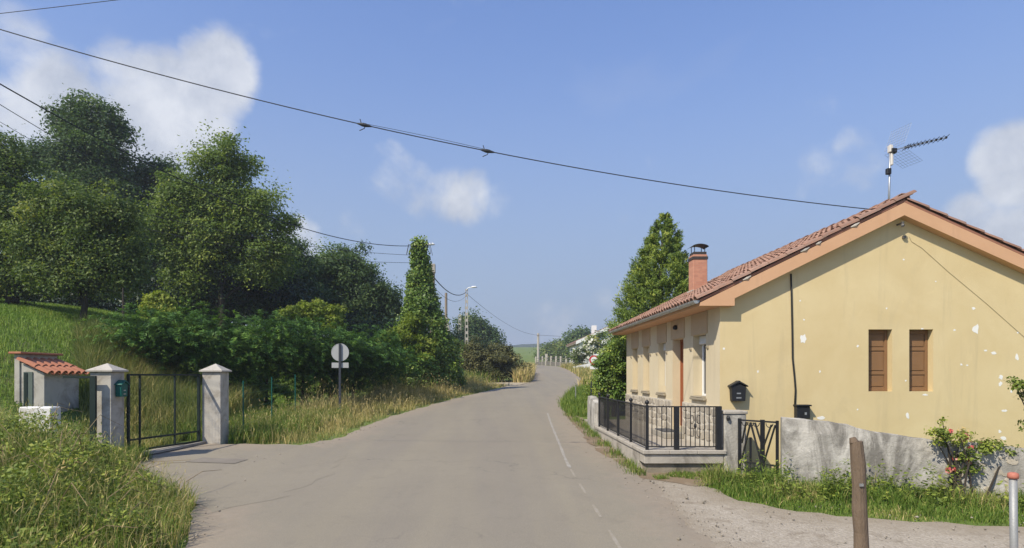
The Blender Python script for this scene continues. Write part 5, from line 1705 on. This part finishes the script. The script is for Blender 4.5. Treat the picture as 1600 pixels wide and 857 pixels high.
# lawn of the bank
P = scatter(110000, -30, -8.4, 14.5, 36, lambda x, y: (x > -.86 * y - 1) & (x < -8.4 - (y < 17) * 1.6), rng)
pt = .5 + .5 * wob(P[:, 0] * .6, P[:, 1] * .6)
stuff('bank_grass', blades(P, (.07 + .16 * pt) * rng.uniform(.5, 1.5, len(P)), .02, .6, np.clip(.18 + .32 * pt + rng.normal(0, .12, len(P)), 0, .8), rng), G['lawn'], 'short bright grass on the sloping bank')
# rank grass behind the gate
P = scatter(40000, -14, -7.6, 13.1, 21.5, lambda x, y: (x < -7.9 - .05 * (y - 15)) & (x > -.70 * y + .4), rng)
pt = .5 + .5 * wob(P[:, 0] * 1.1 + 2, P[:, 1] * 1.1)
stuff('rank_grass', blades(P, (.28 + .92 * sstep(15, 18, P[:, 1])) * rng.uniform(.45, 1.15, len(P)), .018, .45, np.clip(.02 + .85 * pt * rng.random(len(P)), 0, 1), rng), G['dry_grass'], 'rank yellowing grass seen through the left gate')

# right verge under the garden wall
def in_poly(x, y, poly):
    ins = np.zeros(len(x), bool)
    for i in range(len(poly)):
        (x0, y0), (x1, y1) = poly[i], poly[i - 1]
        c_ = ((y0 > y) != (y1 > y)) & (x < (x1 - x0) * (y - y0) / (y1 - y0 + 1e-12) + x0)
        ins ^= c_
    return ins
VP = [(3.55, 10.75), (3.7, 9.6), (4.25, 8.85), (5.1, 8.58), (7.0, 8.1), (9.5, 7.6), (10.2, 8.7), (8.7, 9.25), (7.0, 9.85), (5.0, 10.5), (4.6, 11.1), (4.2, 11.3)]
def d_front(x, y):
    return y - np.interp(x, [3.55, 3.7, 4.25, 5.1, 7.0, 9.5], [10.2, 9.6, 8.85, 8.58, 8.1, 7.6])
P = scatter(52000, 3.4, 10.3, 7.4, 11.4, lambda x, y: in_poly(x + .16 * wob(x * 5, y * 5) + .12 * rng.normal(size=len(x)), y + .16 * wob(y * 5, x * 5) + .14 * rng.normal(size=len(x)), VP), rng)
P = P[P[:, 1] < np.interp(P[:, 0], [4.4, 5.0, 7.0, 8.7, 10.6], [11.3, 10.45, 9.82, 9.22, 8.55])]
df = np.clip(d_front(P[:, 0], P[:, 1]), 0, 2)
stuff('wall_verge_grass', blades(P, (.05 + .24 * np.clip(df / 1.3, 0, 1) * (.55 + .75 * wob(P[:, 0] * 2.4, P[:, 1] * 2.1) ** 2 * 1.6)) * rng.uniform(.4, 1.6, len(P)), .010, .75, np.clip(rng.normal(.45, .17, len(P)) + .22 * (wob(P[:, 0] * 1.6 + 2, P[:, 1] * 1.9) > .25), 0, 1), rng), G['grass'], 'green verge grass under the garden wall')
k = scatter(1500, 4.2, 10.2, 7.8, 10.6, lambda x, y: in_poly(x, y, VP) & (d_front(x, y) > .35) & (rng.random(len(x)) < .25 + .75 * (wob(x * 2.3, y * 2) > 0)), rng)
# leafy weeds: stems with leaves in tiers
def weeds(B, h, leaf, rng, per=26):
    n = len(B)
    i = np.repeat(np.arange(n), per)
    f = rng.random(len(i)) ** .8
    az = rng.random(len(i)) * 2 * math.pi
    r = h[i] * .20 * (1.15 - f) + .02
    P = B[i] + np.stack([np.cos(az) * r, np.sin(az) * r, f * h[i]], 1)
    D = np.stack([np.cos(az), np.sin(az), -.1 + 0 * az], 1) + rng.normal(size=(len(i), 3)) * .3
    N = np.array([0, 0, 1.0]) + rng.normal(size=(len(i), 3)) * .4
    L = leaf * rng.uniform(.6, 1.4, len(i)) * (1.15 - .5 * f)
    return cards(P, N, D, L, L * .42, rng.normal(.45, .13, n)[i] + rng.normal(0, .1, len(i)))
k = k[(d_front(k[:, 0], k[:, 1]) > .7) & (wob(k[:, 0] * 1.9 + .7, k[:, 1] * 1.2) > -.1)]
sel = k[:300]
stuff('wall_weeds', weeds(sel, rng.uniform(.12, .75, len(sel)) * (.35 + .6 * np.clip(d_front(sel[:, 0], sel[:, 1]), 0, 1)), .085, rng, 30), G['leaf_weed'], 'leafy green weeds growing against the garden wall', 'weeds')

# tufts at the foot of the terrace, beside the low wall and along the right of the bend
P = scatter(9000, 2.35, 3.0, 11.2, 22, lambda x, y: (x > 2.78 - .33 * rng.random(len(x)) ** 2 - .12 * wob(y * 1.9, y * .7)) & (x < 2.82) & (wob(y * 2.1, y * 1.3) > -.35), rng)
stuff('terrace_tufts', blades(P, rng.uniform(.06, .28, len(P)), .011, .55, np.clip(rng.normal(.45, .2, len(P)), 0, 1), rng), G['grass'], 'grass tufts along the foot of the terrace wall')
P = scatter(4200, 2.9, 4.4, 10.9, 11.5, lambda x, y: (wob(x * 4, y * 4) > .0), rng)
stuff('slab_tufts', blades(P, rng.uniform(.04, .16, len(P)), .010, .6, np.clip(rng.normal(.5, .2, len(P)), 0, 1), rng), G['grass'], 'short tufts under the terrace slab')
P = scatter(16000, 2.6, 6.6, 21.5, 37, lambda x, y: (x > xright(y) + .12 - .35 * rng.random(len(x))) & (x < xright(y) + 1.4), rng)
stuff('bend_grass', blades(P, rng.uniform(.12, .5, len(P)), .02, .6, rng.uniform(.2, .75, len(P)), rng), G['grass'], 'green grass tuft at the right of the bend')
P = scatter(16000, 5.0, 13, 37, 84, lambda x, y: (x > xright(y) + .1 - .4 * rng.random(len(x))) & (x < xright(y) + 3.4), rng)
stuff('far_verge_grass', blades(P, rng.uniform(.25, .95, len(P)), .06, .4, rng.uniform(.1, .9, len(P)), rng), G['dry_grass'], 'dry verge grass beyond the bend on the right')
P = scatter(9000, .5, 4.2, 43.5, 62, lambda x, y: (x < xleft(y) + .1 - .2 * rng.random(len(x))) & (x > xleft(y) - 1.1), rng)
stuff('bush_foot_grass', blades(P, rng.uniform(.5, 1.5, len(P)), .06, .4, rng.uniform(.35, 1, len(P)), rng), G['dry_grass'], 'tall straw coloured grass at the foot of the olive bush')

# ---- bramble mound in the near left corner
def mound_mask(x, y):
    return (x < xleft(y) - .12 + .12 * wob(x * 4, y * 4)) & (y < np.where(x > -7.3, 9.0 + (-4.3 - x) * .883, np.where(x < -8.7, 13.2, 11.65)) - .05)
def mound_h(x, y):
    e = np.minimum((xleft(y) - x) / 3.0, (np.where(x > -7.3, 9.0 + (-4.3 - x) * .883, np.where(x < -8.7, 13.2, 11.65)) - y) / 1.5)
    return .12 + 1.3 * np.clip(e, 0, 1) ** .75 * (.8 + .28 * wob(x * 1.5, y * 1.5))
rng = np.random.default_rng(91)
B = scatter(2500, -11.5, -3.3, 4.2, 13.2, lambda x, y: mound_mask(x, y) & (x > -.86 * y - .6) & (xleft(y) - x > .45), rng)
h = mound_h(B[:, 0], B[:, 1])
C = B + np.stack([0 * h, 0 * h, h * rng.random(len(B)) ** .45], 1)
D = unit(np.stack([rng.normal(size=len(B)) * .6 + .15, rng.normal(size=len(B)) * .6 - .3, .9 + 0 * h], 1))
dead = sstep(.25, .7, wob(C[:, 0] * 2.2 + 1, C[:, 1] * 2.0)) * np.clip(1.3 - (xleft(C[:, 1]) - C[:, 0]) / 3.0, 0, 1)
stuff('bramble_thicket', foliage(C, D, 34, .058, .17, rng, flat=.6, base=.44 + .32 * dead, spread=.17, aspect=.55), G['leaf_weed'], 'tangled bramble thicket in the near left corner', 'brambles')
P = scatter(64000, -11.5, -3.3, 4.2, 13.2, lambda x, y: mound_mask(x, y) & (x > -.86 * y - .6), rng)
h = mound_h(P[:, 0], P[:, 1])
pt = .5 + .5 * wob(P[:, 0] * 2.1, P[:, 1] * 2.3)
near = np.clip(1 - (xleft(P[:, 1]) - P[:, 0]) / 1.6, 0, 1)
ti = np.clip(rng.normal(.42, .18, len(P)) + .35 * near * pt + .45 * (rng.random(len(P)) < .14 + .14 * near), 0, 1)
k = rng.random(len(P)) < .07
stuff('mound_grass', join([blades(P, (h * .75 + .25) * rng.uniform(.45, 1.2, len(P)), rng.uniform(.006, .014, len(P)), rng.uniform(.4, 1.15, len(P)), ti, rng), seedheads(P[k], (h[k] * .9 + .35), rng, rng.uniform(.75, 1, k.sum()))]), G['grass'], 'long arching grass over the near left mound')
mb = MB()
for k in range(80):
    x, y = rng.uniform(-8.5, -4.2), rng.uniform(5.5, 11)
    if not mound_mask(np.array([x]), np.array([y]))[0] or x < -.86 * y:
        continue
    hh = float(mound_h(np.array([x]), np.array([y]))[0])
    a = rng.uniform(0, 6.28)
    p0 = Vector((x, y, gz(x, y)))
    l = rng.uniform(.5, 1.3)
    mb.tube([p0, p0 + Vector((math.cos(a) * l * .2, math.sin(a) * l * .2, hh * .8)), p0 + Vector((math.cos(a) * l * .55, math.sin(a) * l * .55, hh * 1.12)), p0 + Vector((math.cos(a) * l, math.sin(a) * l, hh * rng.uniform(.7, 1.15)))], [.008, .007, .005, .003], 5)
o = mb.build('bramble_canes', plain('dry_cane', (.26, .19, .10), .9, .3), None)
tag(o, 'bare arching canes rising from the bramble thicket', 'canes', kind='stuff')
# growth round the foot of the mailbox post
P = scatter(3000, -8.6, -7.2, 11.7, 12.9, lambda x, y: rng.random(len(x)) < .9, rng)
P = P[~((P[:, 0] > -8.2) & (P[:, 0] < -7.74) & (P[:, 1] > 12.38))]
stuff('post_foot_grass', blades(P, rng.uniform(.15, .6, len(P)), .012, .6, rng.uniform(.1, .9, len(P)), rng), G['grass'], 'weedy grass round the foot of the mailbox gate post')

# ---- roses on the garden wall
def rose(label, Y, lobes, seed, n=90):
    r = shrub('rose_bush', label, Y, lobes, G['leaf_weed'], n, 26, .07, .10, seed, .42, 'rose bush')
    rng = np.random.default_rng(seed + 1)
    L = [lobe(*l, Y - .05) for l in lobes]
    C, D = clumps_in(L, 11, rng, .2)
    for c_ in C:
        i = np.zeros(12, int)
        P = np.repeat(c_[None], 12, 0) + rng.normal(size=(12, 3)) * .018
        put_leaves('rose_bloom', cards(P, rng.normal(size=(12, 3)) + np.array([0, -.6, .4]), rng.normal(size=(12, 3)), .06, .05, rng.random(12)), G['petal'], r)
    return r
rose('rose bush with red blooms climbing over the garden wall', 9.62, [(1500, 690, 28, 18), (1472, 682, 15, 12), (1540, 700, 30, 10), (1505, 725, 16, 18), (1575, 705, 22, 9), (1480, 666, 8, 12)], 95, 75)
rose('rose branch reaching in at the right edge before the gable', 9.35, [(1655, 700, 28, 28), (1594, 602, 14, 14), (1615, 620, 26, 22), (1640, 660, 30, 34)], 97, 70)

# loose stones on the lay-by and along the road edges
rng = np.random.default_rng(101)
n = 2600
x = np.concatenate([rng.uniform(2.3, 9, 500), 2.75 + rng.normal(0, .25, 500), xleft(np.linspace(7, 30, 400)) + rng.normal(.05, .2, 400)])
y = np.concatenate([rng.uniform(4.8, 9.4, 500), rng.uniform(6, 20, 500), np.linspace(7, 30, 400)])
k = (y < 11.2) | (x < 2.82)
x, y = x[k], y[k]
n = len(x)
r = rng.gamma(2.0, .0034, n) + .003
oct_ = np.array([(1, 0, 0), (0, 1, 0), (-1, 0, 0), (0, -1, 0), (0, 0, 1), (0, 0, -1)], float)
V = oct_[None] * rng.uniform(.6, 1.3, (n, 6, 1)) * r[:, None, None] * np.array([1.2, 1, .7])
a = rng.random(n) * 6.28
ca_, sa_ = np.cos(a)[:, None], np.sin(a)[:, None]
V = np.stack([V[..., 0] * ca_ - V[..., 1] * sa_ + x[:, None], V[..., 0] * sa_ + V[..., 1] * ca_ + y[:, None], V[..., 2] + (ground(x, y) + r * .3)[:, None]], -1).reshape(-1, 3)
Tq = np.array([(0, 1, 4), (1, 2, 4), (2, 3, 4), (3, 0, 4), (1, 0, 5), (2, 1, 5), (3, 2, 5), (0, 3, 5)])
T = (np.arange(n)[:, None, None] * 6 + Tq[None]).reshape(-1, 3)
t = NT('loose_stone')
c = t.ramp(t.attr('tint'), [(0, (.18, .155, .12)), (.6, (.29, .25, .19)), (1, (.38, .33, .26))])
tag(link('loose_stones', mesh_np('loose_stones', V, T, t.done(t.bsdf(c, .92, 0, .2)), tint=np.repeat(rng.random(n), 6))), 'loose grit and small stones at the road edges', 'stones', kind='stuff')

# ================================================================== AIR
t = NT('thin_summer_haze')
t.t.nodes.remove(t.tc)
pv = t.n('ShaderNodeVolumePrincipled')
pv.inputs['Color'].default_value = (.86, .91, 1.0, 1)
pv.inputs['Density'].default_value = .0008
pv.inputs['Anisotropy'].default_value = .2
t.t.links.new(pv.outputs[0], t.out.inputs['Volume'])
hz = MB().box(-1700, 1900, -60, 1700, -6, 95).build('haze', t.m)
tag(hz, 'thin summer haze in the air over the whole valley', 'haze', kind='stuff')
